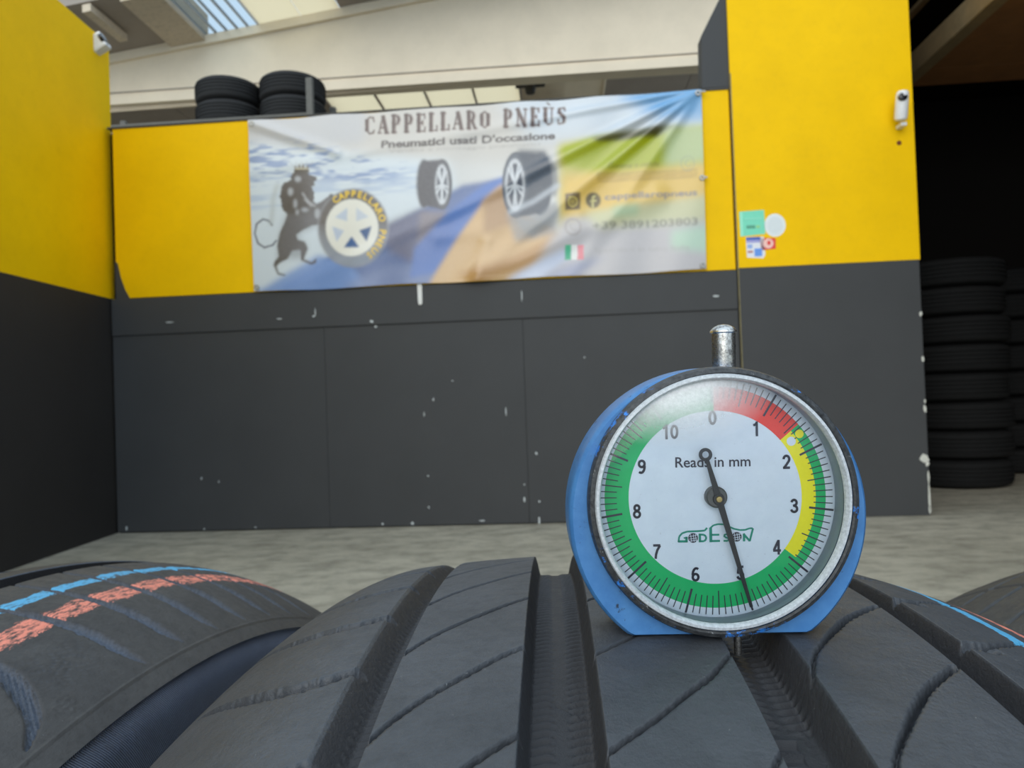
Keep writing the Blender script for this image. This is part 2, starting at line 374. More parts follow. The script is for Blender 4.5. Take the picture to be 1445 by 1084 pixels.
def depth_c(U, Sg):
    d = np.zeros_like(U)
    # cuts in the ribs, one pitch every 26.6 mm
    for kx in range(-3, 5):
        o = kx * 26.4
        stroke(U, Sg, smooth_poly([(-35.6, -7.2 + o), (-43.4, -11 + o), (-53, -10 + o), (-62, -4.5 + o), (-71, 3 + o)]), [1.2, 1.8, 1.8, 1.2, .4], .0026, .18, d, .45)
        stroke(U, Sg, smooth_poly([(80.5, 2.2 + o), (76, 2.8 + o), (82.5, 5.5 + o), (91, 12 + o), (99, 19 + o)]), [1.6, 1.6, .9, .6, .3], .0022, .3, d)
        o = kx * 26.9
        stroke(U, Sg, smooth_poly([(-5.6, -2.4 + o), (-10.5, -6.6 + o), (-15.6, -12 + o), (-22.2, -19.3 + o), (-26, -24.6 + o), (-29.3, -30.5 + o)]), [.6, .75, .6, .5], .0026, .14, d)
        o = kx * 27.2
        stroke(U, Sg, smooth_poly([(30.4, -33.3 + o), (25.2, -41.5 + o), (20, -47.3 + o), (14.1, -53.9 + o), (6.2, -61.4 + o)]), [.3, .55, .46, .5], .0026, .14, d)
        o = kx * 29
        stroke(U, Sg, smooth_poly([(67.6, -6 + o), (58.8, -14.4 + o), (51.2, -24 + o), (45, -33 + o), (41.5, -41.5 + o)]), [.65, .75, .42, .3], .0028, .25, d)
    g1 = groove(U, -.0368, -.0286, dp=.0050, lw=.0048, rw=.0008); g2 = groove(U, -.0062, .0066, lw=.0017, rw=.0014)
    g3 = groove(U, .0301, .0422, lw=.0012, rw=.0030); g4 = groove(U, .0682, .0758, dp=.0058, lw=.001, rw=.0022)
    g = np.maximum(np.maximum(g1, g2), np.maximum(g3, g4))
    fl_ = (g > .0056) | ((U < -.02) & (g > .0040))
    rip = np.sin(2 * PI * Sg / .0021 + 1.2 * np.sin(U * 900))
    e2 = np.clip((np.abs(U - .0004) - .0010) / .0012, 0, 1); e3 = np.clip((np.abs(U - .0352) - .0002) / .0015, 0, 1)
    m3 = np.clip((Sg + .0485) / .003, 0, 1)
    g = g + fl_ * (((U < .01) & (U > -.007)) * e2 + ((U > .028) & (U < .043)) * e3 * m3 + (U < -.02) * .35) * rip * .00042
    # tread-wear blocks moulded into the right groove floor
    wb_ = (U > .0320) & (U < .0358) & (Sg < -.0504) & (Sg > -.070)
    lines = (np.mod(Sg * 1000 + 50.8, 3.1) > 2.5)
    g = g - wb_ * (.0004 + .0012 * lines)
    d = np.maximum(d, g)
    # thin mould flashes over the groove floors
    for (a, b) in (((-4.5, -35.6), (4.6, -44.6)), ((30.8, -41.9), (38.6, -47.9)), ((-33.6, -33), (-28.9, -37))):
        tmp = np.zeros_like(U); stroke(U, Sg, [a, b], [.22, .22], .0006, .2, tmp); d = d - tmp
    return d, g > .0005
def us_dense(a, b, step, edges, lo=None, hi=None):
    u = list(np.arange(a, b, step)) + [b]
    for e in edges: u += [e - .00005, e + .0001, e + .0002]
    return np.unique(np.round(np.array(u), 6))
def ss_ring(a, b, step, coarse):
    fine = np.arange(a, b, step); L = PI * R0
    return np.concatenate([np.linspace(-L, a, coarse)[:-1], fine, np.linspace(b, L, coarse)])
def frame_m(a, b, H, D, R=R0):
    rt = Vector((math.cos(a), -math.sin(a), 0)); f = Vector((math.sin(a), math.cos(a), 0)); z = Vector((0, 0, 1))
    r2 = rt * math.cos(b) - z * math.sin(b); u2 = z * math.cos(b) + rt * math.sin(b)
    T = CP + Vector((0, 0, -H)) + f * D
    return r2, f, u2, T
def tyre_matrix(q, u_off=0.0):
    r2, f, u2, T = frame_m(*q)
    M = Matrix((r2, f, u2)).transposed().to_4x4(); M.translation = T + r2 * u_off - u2 * (2 * R0); return M
def ring(prof, n, name, mat, parent, uvscale=1.0):
    """surface of revolution about the tyre axis (x); prof = list of (x, radius)"""
    prof = np.array(prof); th = np.linspace(-PI, PI, n + 1)
    X, T = np.meshgrid(prof[:, 0], th, indexing='ij'); Rr = np.repeat(prof[:, 1:2], n + 1, 1)
    V = np.stack([X, Rr * np.sin(T), R0 + Rr * np.cos(T)], -1).reshape(-1, 3)
    me = npmesh(name, V, gridfaces(len(prof), n + 1))
    uvl = me.uv_layers.new(name='pattern'); li = np.empty(len(me.loops), np.int32); me.loops.foreach_get('vertex_index', li)
    uv = np.stack([Rr.ravel(), T.ravel()], 1)[li]; uvl.data.foreach_set('uv', uv.astype(np.float32).ravel())
    return newobj(name, me, mat, parent)
def spl(pts, k=6): return [tuple(p) for p in smooth_poly(pts, k)]

BLUE = lin((88, 178, 222)); ORG = lin((252, 148, 122))
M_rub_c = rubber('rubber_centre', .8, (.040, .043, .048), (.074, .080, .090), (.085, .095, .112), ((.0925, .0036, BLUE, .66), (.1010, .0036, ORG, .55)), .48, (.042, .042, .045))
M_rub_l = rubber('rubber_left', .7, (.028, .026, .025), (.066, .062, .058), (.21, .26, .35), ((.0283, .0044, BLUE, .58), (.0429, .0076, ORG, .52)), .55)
M_rub_r = rubber('rubber_right', .7, (.034, .034, .035), (.062, .062, .062), (.06, .065, .075), (), .5)
k = NT('sidewall_rubber')
uv = k.n('ShaderNodeUVMap', uv_map='pattern').outputs[0]; sx = k.n('ShaderNodeSeparateXYZ'); k.l(uv, sx.inputs[0])
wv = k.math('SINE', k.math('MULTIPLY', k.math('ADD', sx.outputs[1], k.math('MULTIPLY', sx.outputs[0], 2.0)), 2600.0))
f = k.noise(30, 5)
cc = k.mix(k.ramp(f, .3, .7), lin((130, 142, 168)), lin((176, 192, 222)))  # dust and a pale blue sheen, both put into the colour
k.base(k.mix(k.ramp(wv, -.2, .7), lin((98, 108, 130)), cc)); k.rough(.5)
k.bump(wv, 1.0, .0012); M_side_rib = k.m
M_side = plain('sidewall_smooth', (.030, .031, .033), .5, 0, .25, 30)

# --- the tyre under the gauge
tc = empty('tyre', M=tyre_matrix((.0515, .0301, .0436, .1602)))
tag(tc, 'worn black tyre under the blue dial gauge, four straight grooves', 'tyre')
ED = [-.0368, -.0286, -.0062, .0066, .0301, .0422, .0682, .0758]
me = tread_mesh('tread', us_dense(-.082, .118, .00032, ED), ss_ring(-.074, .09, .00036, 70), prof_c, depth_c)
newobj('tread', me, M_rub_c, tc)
def side_prof(x0, sgn, drop0, k_):
    sgn = sgn * k_
    p = [(x0, R0 - drop0), (x0 + sgn * .006, R0 - drop0 - .009), (x0 + sgn * .013, R0 - drop0 - .026), (x0 + sgn * .015, R0 - drop0 - .045),
         (x0 + sgn * .012, R0 - drop0 - .062), (x0 + sgn * .004, R0 - drop0 - .078), (x0 - sgn * .004, R0 - .121), (x0 - sgn * .010, R0 - .122), (x0 - sgn * .012, R0 - .114), (x0 - sgn * .004, R0 - drop0 - .062),
         (x0 + sgn * .003, R0 - drop0 - .04), (x0 - sgn * .010, R0 - drop0 - .016)]
    return p
dl = float(prof_c(np.array(-.082))); dr_ = float(prof_c(np.array(.118)))
ring(spl(side_prof(-.082, -1, dl, .12)), 160, 'sidewall', M_side, tc)
ring(spl(side_prof(.118, 1, dr_, 1)), 160, 'sidewall', M_side, tc)
ring(spl([(-.072, R0 - dl - .016), (-.03, R0 - .024), (.02, R0 - .020), (.07, R0 - .022), (.108, R0 - dr_ - .016)]), 128, 'inner_liner', M_side, tc)

# --- the chalk-marked tyre on the left
def prof_l(u): return 4.0468 * u * u
def depth_l(U, Sg):
    d = np.zeros_like(U); p = 22.3
    for kx in range(-1, 7):
        o = kx * p + 3.8
        stroke(U, Sg, smooth_poly([(13.5, -.6 + o), (29.3, 1.8 + o), (43.3, 5.4 + o), (57.5, 7.9 + o), (68.6, 8.3 + o), (76.3, 10 + o)]), [1.0, 1.6, 2.3, 2.9, 2.5, .3], .0024, .16, d, .3)
        stroke(U, Sg, [(-24.5, o), (-44, 4 + o), (-74, 8 + o)], [.8, 1.2, .3], .002, .1, d)
    zz = np.zeros_like(U); stroke(U, Sg, smooth_poly([(48, -42), (53.3, -43.2), (59, -44.8), (66, -48.5), (71.6, -53), (76.8, -62)]), [2.2, 3.6, 3.6, 2.6, .3], .0026, .0, zz, .5)
    ribs = (np.sin(2 * PI * (Sg + .9 * U) / .0019) > .1) & (zz > .0010)
    d = np.maximum(d, zz - ribs * .0011)
    gv = np.maximum(groove(U, .0008, .0127, .006, .0016), groove(U, -.0240, -.0120, .006, .0016)); d = np.maximum(d, gv)
    d = d - .0006 * np.exp(-((U - .0790) / .00035) ** 2)
    cr = np.clip(np.sin(U * 1900 + 3 * np.sin(Sg * 500)) * np.sin(Sg * 2100 + 2 * np.sin(U * 700)), 0, 1) ** 2
    d = d + .0005 * cr * np.exp(-((U - .062) / .007) ** 2 - ((Sg + .029) / .012) ** 2)
    for cx_, cs in ((.0719, -.0430), (.0734, -.0405), (.0751, -.0433), (.0734, -.0457)):
        rr = np.hypot(U - cx_, Sg - cs); d = d - .0004 * np.exp(-((rr - .0011) / .0003) ** 2)
    return d, gv > .0005
tl_ = empty('tyre', M=tyre_matrix((.1735, 0, .0631, .2267), -.2454))
tag(tl_, 'black tyre with crayon lines and slanted teardrop cuts left of the gauge tyre', 'tyre')
us = np.unique(np.round(np.concatenate([np.arange(-.0852, -.03, .0025), np.arange(-.03, .0852, .00042), [.0852], [.0008 - .0001, .0008 + .0002, .0127 + .0001, .0127 - .0002]]), 6))
me = tread_mesh('tread', us, ss_ring(-.075, .135, .00055, 60), prof_l, depth_l); newobj('tread', me, M_rub_l, tl_)
d0 = float(prof_l(np.array(.0852)))
sp = [(.0852, R0 - d0), (.0843, R0 - d0 - .0012), (.0851, R0 - d0 - .0030)] + [(.0851 + a, R0 - d0 - b) for a, b in ((.002, .009), (.001, .022), (-.002, .040), (-.004, .056), (-.005, .074), (-.004, .086), (-.010, .087), (-.012, .08), (-.004, .06), (.003, .04), (-.010, .016))]
ring(sp[:2] + spl(sp[2:]), 200, 'sidewall', M_side_rib, tl_)
ring([(-x, r) for x, r in sp[:2] + spl(sp[2:])], 160, 'sidewall', M_side, tl_)
ring(spl([(-.074, R0 - d0 - .016), (-.04, R0 - .026), (0, R0 - .020), (.04, R0 - .026), (.074, R0 - d0 - .016)]), 128, 'inner_liner', M_side, tl_)

# --- the tyre on the far right
def depth_r(U, Sg):
    d = np.zeros_like(U)
    for kx in range(-4, 8):
        o = kx * 24
        stroke(U, Sg, smooth_poly([(-24, o), (-45, 8 + o), (-78, 12 + o)]), [1.6, 1.8, .8], .0022, .1, d)
    for a, b in ((.012, .022), (-.022, -.012), (-.0555, -.0540)): d = np.maximum(d, groove(U, a, b, .006 if b - a > .004 else .0015, .0016 if b - a > .004 else .0006))
    return d, d > .003
tr_ = empty('tyre', M=tyre_matrix((.0, .0, .050, .170), .247))
tag(tr_, 'black tyre at the right edge, only its grooved shoulder showing behind the gauge tyre', 'tyre')
us = np.unique(np.round(np.concatenate([np.arange(-.0852, .03, .0007), np.arange(.03, .0852, .003), [.0852]]), 6))
me = tread_mesh('tread', us, ss_ring(-.075, .135, .0011, 60), prof_l, depth_r); newobj('tread', me, M_rub_r, tr_)
for sg in (1, -1): ring([(sg * x, r) for x, r in sp[:2] + spl(sp[2:])], 128, 'sidewall', M_side, tr_)
ring(spl([(-.074, R0 - d0 - .016), (-.04, R0 - .026), (0, R0 - .020), (.04, R0 - .026), (.074, R0 - d0 - .016)]), 128, 'inner_liner', M_side, tr_)

# --- tyres lying flat: one mesh kind shared
M_oldrub = plain('old_rubber', (.030, .029, .029), .75, 0, .3, 30, .2, .25)
M_oldrub2 = plain('old_rubber_tread', (.024, .024, .024), .75, 0, .3, 60, .3, .2)
M_bayrub = plain('bay_rubber', (.011, .011, .011), .8, 0, .3, 30, .2, .15)  # darker copy of the old rubber; the bay's shade is in the colour
def make_flat_tyre(R, W, ma=None, mb=None):
    t = empty('tyre'); h = W / 2; ma = ma or M_oldrub2; mb = mb or M_oldrub
    b = BM(); P = [(R * .965, h * .22), (R * .99, h * .4)]
    for c in (.58, .86, 1.14, 1.42): P += [(R * .996, h * (c - .07)), (R * .972, h * (c - .045)), (R * .972, h * (c + .045)), (R, h * (c + .07))]
    P += [(R * .99, h * 1.6), (R * .965, h * 1.78)]
    b.lathe(P, 80).done('tread', ma, t, True)
    for sg in (-1, 1):
        Q = [(R * .965, h + sg * h * .78), (R * .90, h + sg * h * .92), (R * .78, h + sg * h), (R * .66, h + sg * h * .94), (R * .60, h + sg * h * .78), (R * .62, h + sg * h * .68), (R * .78, h + sg * h * .8), (R * .93, h + sg * h * .6)]
        BM().lathe(Q, 80).done('sidewall', mb, t, True)
    return t
# two stacks on the high rack
RB = 5.9; RK = RB / 5.4
def rk(e, z): return e * RK, .7 + (z - .7) * RK
rack = wroot('storage_rack', rk(-2.4, 0)[0], RB, 0)
tag(rack, 'grey steel rack behind the yellow partition, carrying stacked tyres above its top edge', 'rack')
ro = rk(-2.4, 0)[0]; sz = rk(0, 2.985)[1]
for e in (-1.875, -3.75):
    for n in (0, .62):
        BM().box(rk(e, 0)[0] - ro - .027, rk(e, 0)[0] - ro + .027, n - .025 - .03, n + .025 - .03, 0, rk(0, 3.24)[1], .004).done('post', M_post, rack, scale=S)
for n in (0, .62):
    BM().box(rk(-3.75, 0)[0] - ro, rk(-1.875, 0)[0] - ro, n - .03, n, sz - .09, sz - .01, .004).done('shelf_beam', M_post, rack, scale=S)
BM().box(rk(-3.75, 0)[0] - ro, rk(-1.875, 0)[0] - ro, .0, .62, sz - .02, sz).done('shelf', M_post, rack, scale=S)
TR, TW = .290 * S, .205 * S
ft = make_flat_tyre(TR, TW); first = True
for i, e in enumerate((-2.672, -2.128)):
    for j in range(2):
        t = ft if first else copy_tree(ft); first = False
        wset(t, rk(e, 0)[0], RB + .315, sz + .002 + j * (.208))
        t.rotation_euler.z += i * .7 + j * 1.9
        tag(t, ('upper' if j else 'lower') + ' dark tyre of the ' + ('left-hand' if i == 0 else 'right-hand') + ' pair lying on the high rack above the partition', 'tyre', 'tyres on the high rack')
# floor-standing stack in the dark bay
SR, SW = .345 * S, .1875 * S
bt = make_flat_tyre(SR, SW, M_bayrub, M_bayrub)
words = ['lowest', 'second', 'third', 'fourth', 'fifth', 'sixth', 'seventh', 'topmost']
for j in range(8):
    t = bt if j == 0 else copy_tree(bt)
    wset(t, 2.657 + (.012 * ((j * 7) % 3 - 1)), 5.05, j * .1878); t.rotation_euler.z += j * 1.3
    tag(t, words[j] + (' tyre counted from the floor' if 0 < j < 7 else ' tyre') + ' in the tall dark stack beside the pillar', 'tyre', 'tyres stacked in the dark bay')
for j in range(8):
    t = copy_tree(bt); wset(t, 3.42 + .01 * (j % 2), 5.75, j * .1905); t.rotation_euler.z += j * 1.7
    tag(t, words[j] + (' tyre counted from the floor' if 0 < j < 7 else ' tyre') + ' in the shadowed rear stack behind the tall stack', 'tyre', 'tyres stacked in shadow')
# high shelf of tyres right of the pillar
hs = wroot('tyre_shelf', 2.2, .4, 0)  # unseen near end lengthened to shade the tyre stack
tag(hs, 'overhead wooden tyre shelf right of the yellow pillar with a weathered front beam', 'shelf')
BM().box(-.02, .06, 0, 4.25, 2.56, 2.69, .006).done('front_beam', M_rust, hs, scale=S)
BM().box(-.01, .03, 0, 4.25, 2.93, 2.96, .004).done('guard_rail', M_rust, hs, scale=S)
for i in range(17): BM().box(.06, 2.75, i * .25, i * .25 + .246, 2.58, 2.61, .002).done('shelf_board', M_ply, hs, scale=S)
for n in (4.2,): BM().box(.0, .05, n, n + .05, 0 if n < .5 else 2.0, 3.2, .004).done('post', M_dksteel, hs, scale=S)
for j, n in enumerate((2.75, 3.35, 3.95)):
    t = make_flat_tyre(.30 * S, .20 * S) if j == 0 else copy_tree(vt)
    if j == 0: vt = t
    M = WM @ Matrix.Translation(Vector((2.40 * S, n * S, (2.612 + .30) * S))) @ Matrix.Rotation(PI / 2, 4, 'Y') @ Matrix.Rotation(j, 4, 'Z')
    t.matrix_world = M
    tag(t, ['nearest', 'middle', 'farthest'][j] + ' of the black tyres standing on the overhead shelf right of the pillar', 'tyre', 'tyres on the overhead shelf')

# ------------------------------------------------------------------ gauge
MM = .001
GU = CU * math.cos(math.radians(1)) - CR * math.sin(math.radians(1))
GR = CR * math.cos(math.radians(1)) + CU * math.sin(math.radians(1))
Z0 = .1309; GS = Z0 / .129
gc = CP + fw * Z0 + CR * ((1014 - 722.5) / 1000 * Z0) - CU * ((729 - 542) / 1000 * Z0)      # centre of the case front
GM = Matrix((GR, fw, GU)).transposed().to_4x4(); BZ = .0216
GM.translation = gc - GU * BZ * GS
GM = GM @ Matrix.Scale(GS, 4)
ga = empty('tread_depth_gauge', M=GM)
tag(ga, 'round blue tread depth gauge with coloured dial, standing on the worn tyre', 'gauge')
k = NT('blue_enamel'); f = k.noise(160, 6, .7); g = k.noise(900, 4)
geo = k.n('ShaderNodeNewGeometry')
edge = k.ramp(k.math('ADD', geo.outputs['Pointiness'], k.math('MULTIPLY', f, .25)), .70, .76)
c0 = k.mix(k.ramp(f, .3, .7), lin((56, 112, 172)), lin((78, 134, 190)))
c0 = k.mix(k.ramp(k.noise(300, 7, .85), .60, .65), c0, (.02, .022, .028))
k.base(c0); k.rough(.38); k.bump(g, .08, .0003); M_blue = k.m
k = NT('worn_bezel'); f = k.noise(700, 6, .75); g = k.noise(220, 5, .7)
c0 = k.mix(k.ramp(f, .3, .7), (.010, .011, .014), (.085, .09, .095))
c0 = k.mix(k.ramp(g, .59, .64), c0, lin((50, 130, 220)))
c0 = k.mix(k.ramp(k.noise(520, 6, .8), .63, .68), c0, (.55, .56, .57))
k.base(c0); k.rough(.45); k.b.inputs['Metallic'].default_value = .25; k.bump(f, .5, .0004); M_bezel = k.m
k = NT('clear_rim'); f = k.noise(1500, 5, .7)
k.base(k.mix(k.ramp(f, .35, .7), (.42, .45, .48), (.66, .70, .73))); k.rough(.25); k.bump(f, .3, .0002); M_rim = k.m
M_wallring = plain('grey_ring', lin((150, 162, 178)), .4, 0, .1, 500)
k = NT('dial_white'); f = k.noise(300, 5, .7); g = k.noise(1700, 3)
c0 = k.mix(k.ramp(f, .3, .7), (.70, .79, .91), (.76, .85, .96))
c0 = k.mix(k.math('MULTIPLY', k.ramp(g, .70, .76), .35), c0, (.2, .2, .25)); k.base(c0); k.rough(.6); M_dial = k.m
M_green = plain('dial_green', lin((0, 184, 104)), .6, 0, .06, 700)
M_red = plain('dial_red', lin((240, 66, 54)), .6, 0, .06, 700)
M_yel = plain('dial_yellow', lin((248, 238, 14)), .6, 0, .06, 700)
M_ink = plain('dial_ink', (.035, .035, .06), .6, 0, .3, 900)
M_logo = plain('logo_green', lin((10, 140, 118)), .6, 0, .1, 900)
M_needle = plain('needle_black', (.02, .02, .024), .45, 0, .5, 1200)
M_hub = plain('hub_grey', lin((92, 92, 92)), .4, .5, .3, 900)
M_brass = plain('brass_pin', lin((190, 165, 110)), .3, .9, .2, 900)
k = NT('worn_chrome'); f = k.noise(900, 6, .8)
k.base(k.mix(k.ramp(f, .45, .6), (.70, .68, .64), (.22, .21, .20))); k.b.inputs['Metallic'].default_value = .95
k.rough(k.ramp(f, .4, .65, (.18,) * 3, (.5,) * 3)); k.bump(f, .25, .0002); M_chrome = k.m
RBd = .0272
def outline(r, n=160, zc=BZ, cut=BZ):
    pts = []
    for i in range(n):
        a = 2 * PI * i / n - PI / 2; x, z = r * math.cos(a), r * math.sin(a)
        c = cut - (RBd - r) * .6
        if z < -c: x, z = x * 1.0, -c
        pts.append((x, z + zc))
    return pts
DZ = .0032                                                    # dial centre above case centre
HOLE = [(.0229 * math.cos(2 * PI * i / 160 - PI / 2), .0229 * math.sin(2 * PI * i / 160 - PI / 2) + BZ + DZ) for i in range(160)]
rings = [(HOLE, .004), (HOLE, -.0002), (outline(RBd - .0007), -.0002), (outline(RBd - .0002), .0003), (outline(RBd), .0010), (outline(RBd), .0095), (outline(RBd - .0006), .0115), (outline(RBd - .003), .0125)]
V = [(x, y, z) for r, y in rings for x, z in r]; n = 160
F = [(i * n + j, i * n + (j + 1) % n, (i + 1) * n + (j + 1) % n, (i + 1) * n + j) for i in range(len(rings) - 1) for j in range(n)]
me = npmesh('case', V, F); me.polygons.foreach_set('use_smooth', np.ones(len(me.polygons), bool)); me.set_sharp_from_angle(angle=math.radians(30))
newobj('case', me, M_blue, ga)
bk = BM(); bk.prism(outline(RBd - .003), .0122, .0128); bk.done('back_cover', M_dksteel, ga)
DT = Matrix.Translation((0, 0, BZ + DZ))
# lathe about y (away from the viewer)
def ylathe(prof, name, mat, n=128, parent=ga, off=(0, 0)):
    return BM().lathe(prof, n, Matrix.Translation((off[0], 0, BZ + DZ + off[1])), 'Y').done(name, mat, parent, True)
ylathe([(.0229, .0035), (.0242, .0002), (.0244, -.0006), (.0243, -.0018), (.0240, -.0026), (.0233, -.0029), (.0229, -.0027)], 'bezel', M_bezel, off=(.0004, -.0003))
ylathe([(.0229, -.0029), (.0227, -.0034), (.0222, -.0035), (.0219, -.0030), (.0218, -.0022)], 'lens_rim', M_rim, off=(.0001, -.0001))
ylathe([(.0225, .0023), (.0221, .0018), (.0219, -.0020)], 'dial_wall', M_wallring)
DY = .0020
ylathe([(0, DY), (.0228, DY)], 'dial_face', M_dial)
PH0 = -2.0 + 1.0                                              # zero mark, degrees clockwise from the case axis
STEP = 360 / 11
def dpt(r, deg): a = math.radians(deg + PH0); return r * math.sin(a), r * math.cos(a) + BZ + DZ
def band(name, r0, r1, d0, d1, mat, lay):
    n = max(8, int(abs(d1 - d0) / 2)); V = []
    for i in range(n + 1):
        d = d0 + (d1 - d0) * i / n; a, b = dpt(r0, d), dpt(r1, d); V += [(a[0], DY - lay, a[1]), (b[0], DY - lay, b[1])]
    F = [(2 * i, 2 * i + 2, 2 * i + 3, 2 * i + 1) for i in range(n)]
    return newobj(name, npmesh(name, V, F, False), mat, ga)
L1 = 3e-5
RI, RMID, RO = .01600, .01860, .02044
band('red_band', RI, RO, 1.0, 1.55 * STEP, M_red, L1)
band('green_band', RMID, RO, 1.55 * STEP, 3.93 * STEP, M_green, L1)
band('yellow_band', RI, RMID, 1.55 * STEP, 3.93 * STEP, M_yel, L1)
band('green_band', RI, RO, 3.93 * STEP, 361.0, M_green, L1)
def disc(name, r, d, rad, mat, lay):
    c = dpt(r, d); V = [(c[0], DY - lay, c[1])] + [(c[0] + rad * math.cos(t), DY - lay, c[1] + rad * math.sin(t)) for t in np.linspace(0, 2 * PI, 21)[:-1]]
    F = [(0, 1 + i, 1 + (i + 1) % 20) for i in range(20)]
    return newobj(name, npmesh(name, V, F, False), mat, ga)
disc('marker_dot', .01945, 1.68 * STEP, .00080, M_yel, 4 * L1)
disc('marker_dot', .01745, 1.70 * STEP, .00085, M_dial, 2 * L1)
def strokes(name, segs, mat, lay, parent=ga, y=None):
    V = []; F = []; yy = (DY - lay) if y is None else y
    for (x0, z0), (x1, z1), w0, w1 in segs:
        dx, dz = x1 - x0, z1 - z0; L = math.hypot(dx, dz) or 1; nx, nz = -dz / L, dx / L; i = len(V)
        V += [(x0 + nx * w0 / 2, yy, z0 + nz * w0 / 2), (x1 + nx * w1 / 2, yy, z1 + nz * w1 / 2), (x1 - nx * w1 / 2, yy, z1 - nz * w1 / 2), (x0 - nx * w0 / 2, yy, z0 - nz * w0 / 2)]
        F.append((i, i + 1, i + 2, i + 3))
    return newobj(name, npmesh(name, V, F, False), mat, parent)
mn, mj = [], []
for t in range(110):
    d = t * STEP / 10
    if t % 10 == 0: mj.append((dpt(.01745, d), dpt(.0220, d), .00038, .00038))
    elif t % 5 == 0: mn.append((dpt(.01730, d), dpt(.0217, d), .00020, .00020))
    else: mn.append((dpt(.01820, d), dpt(.0217, d), .00018, .00018))
strokes('minor_marks', mn, M_ink, 3 * L1); strokes('major_marks', mj, M_ink, 3 * L1)
def text_tris(txt, size=1.0, bold=0.0, space=1.0):
    cu = bpy.data.curves.new('lettering', 'FONT'); cu.body = txt; cu.size = size; cu.offset = bold; cu.space_character = space
    cu.align_x = 'CENTER'; cu.resolution_u = 4
    o = bpy.data.objects.new('lettering', cu); COL.objects.link(o); dg = bpy.context.evaluated_depsgraph_get()
    me = o.evaluated_get(dg).to_mesh(); me.calc_loop_triangles()
    v = np.array([w.co[:2] for w in me.vertices]); t = np.array([x.vertices[:] for x in me.loop_triangles])
    o.evaluated_get(dg).to_mesh_clear(); bpy.data.objects.remove(o); bpy.data.curves.remove(cu)
    v = v - (v.max(0) + v.min(0)) / 2
    return v, t
def dial_text(name, txt, cx, cz, height=None, width=None, bold=.0, mat=None, parent=ga):
    v, t = text_tris(txt, 1, bold); ext = v.max(0) - v.min(0)
    s = height / ext[1] if height else width / ext[0]
    V = [(cx + a * s, DY - 4 * L1, cz + b * s) for a, b in v]
    return newobj(name, npmesh(name, V, t, False), mat or M_ink, parent)
def arc(cx, cy, rx, ry, a0, a1, n=14): return [(cx + rx * math.cos(math.radians(t)), cy + ry * math.sin(math.radians(t))) for t in np.linspace(a0, a1, n)]
DG = {'0': [arc(.28, .5, .20, .42, 0, 360, 24)], '1': [[(.34, 0), (.34, 1)], [(.34, .93), (.26, .82), (.12, .76)]],
      '2': [arc(.28, .68, .20, .24, 175, -35) + [(.24, .24), (.11, .08)], [(.05, .075), (.50, .075)]],
      '3': [arc(.26, .725, .18, .195, 165, -80), arc(.26, .285, .21, .215, 85, -165), [(.2, .52), (.3, .52)]],
      '4': [[(.38, 0), (.38, 1)], [(.36, .95), (.06, .33)], [(.01, .27), (.52, .27)]],
      '5': [[(.48, .925), (.14, .925)], [(.16, .95), (.11, .46)], arc(.27, .315, .21, .245, 135, -160)],
      '6': [arc(.28, .30, .20, .225, 0, 360, 22), arc(.34, .46, .26, .465, 180, 62)], '7': [[(.04, .925), (.50, .925)], [(.49, .90), (.30, .58), (.21, .28), (.18, 0)]],
      '8': [arc(.28, .735, .17, .19, 0, 360, 22), arc(.28, .285, .205, .215, 0, 360, 22)], '9': [arc(.28, .70, .20, .225, 0, 360, 22), arc(.22, .54, .26, .465, 0, -118)]}
def digits(name, txt, cx, cz, h, w=.17):
    sg_ = []; x = cx - h * .62 * len(txt) / 2 + h * .03
    for c_ in txt:
        for pl in DG[c_]:
            P_ = [(x + a * h, cz + (b - .5) * h) for a, b in pl]
            for a, b in zip(P_[:-1], P_[1:]):
                L_ = math.hypot(b[0] - a[0], b[1] - a[1]) or 1; e_ = .02 * h; ux, uz = (b[0] - a[0]) / L_ * e_, (b[1] - a[1]) / L_ * e_
                sg_.append(((a[0] - ux, a[1] - uz), (b[0] + ux, b[1] + uz), w * h, w * h))
        x += h * .62
    return strokes(name, sg_, M_ink, 4 * L1)
for i in range(11):
    p = dpt(.0147, i * STEP); digits('numeral', str(i), p[0], p[1], .00262)
PX = .131 * MM
dial_text('caption', 'Reads in mm', -2.5 * PX, BZ + DZ + 50 * PX, width=106 * PX, bold=.010)
# logo, drawn from its own strokes (units: 1/4.817 px, origin at 713,250)
def lg(x, y): return ((x - 713) / 4.817 * PX + (1008 - 1008.5) * PX, BZ + DZ - (700 + y / 4.817 - 701.5) * PX)
W_ = PX / 4.817
def pl_(pts, w): return [(lg(*a), lg(*b), w * W_, w * W_) for a, b in zip(pts[:-1], pts[1:])]
sg = []
sg += pl_([(460, 308), (466, 270), (485, 248), (520, 237), (600, 235), (640, 232), (656, 214)], 12)
sg += pl_([(458, 303), (522, 303)], 15) + pl_([(515, 310), (515, 272)], 16) + pl_([(496, 280), (522, 280)], 10)
sg += pl_([(606, 310), (606, 254)], 16) + pl_([(598, 258), (632, 260), (648, 272), (648, 292), (634, 304), (598, 305)], 13)
sg += pl_([(680, 312), (680, 212)], 19) + pl_([(680, 304), (742, 304)], 14) + pl_([(680, 262), (738, 262)], 13) + pl_([(680, 214), (700, 197), (730, 190), (765, 192), (800, 206), (840, 224), (880, 233), (915, 232), (945, 222), (966, 222)], 11)
sg += pl_([(806, 262), (780, 260), (770, 268), (776, 279), (798, 286), (804, 296), (794, 305), (766, 304)], 12)
sg += pl_([(906, 310), (906, 258)], 15) + pl_([(902, 258), (944, 308)], 14) + pl_([(944, 310), (968, 222)], 13)
strokes('logo', sg, M_logo, 4 * L1)
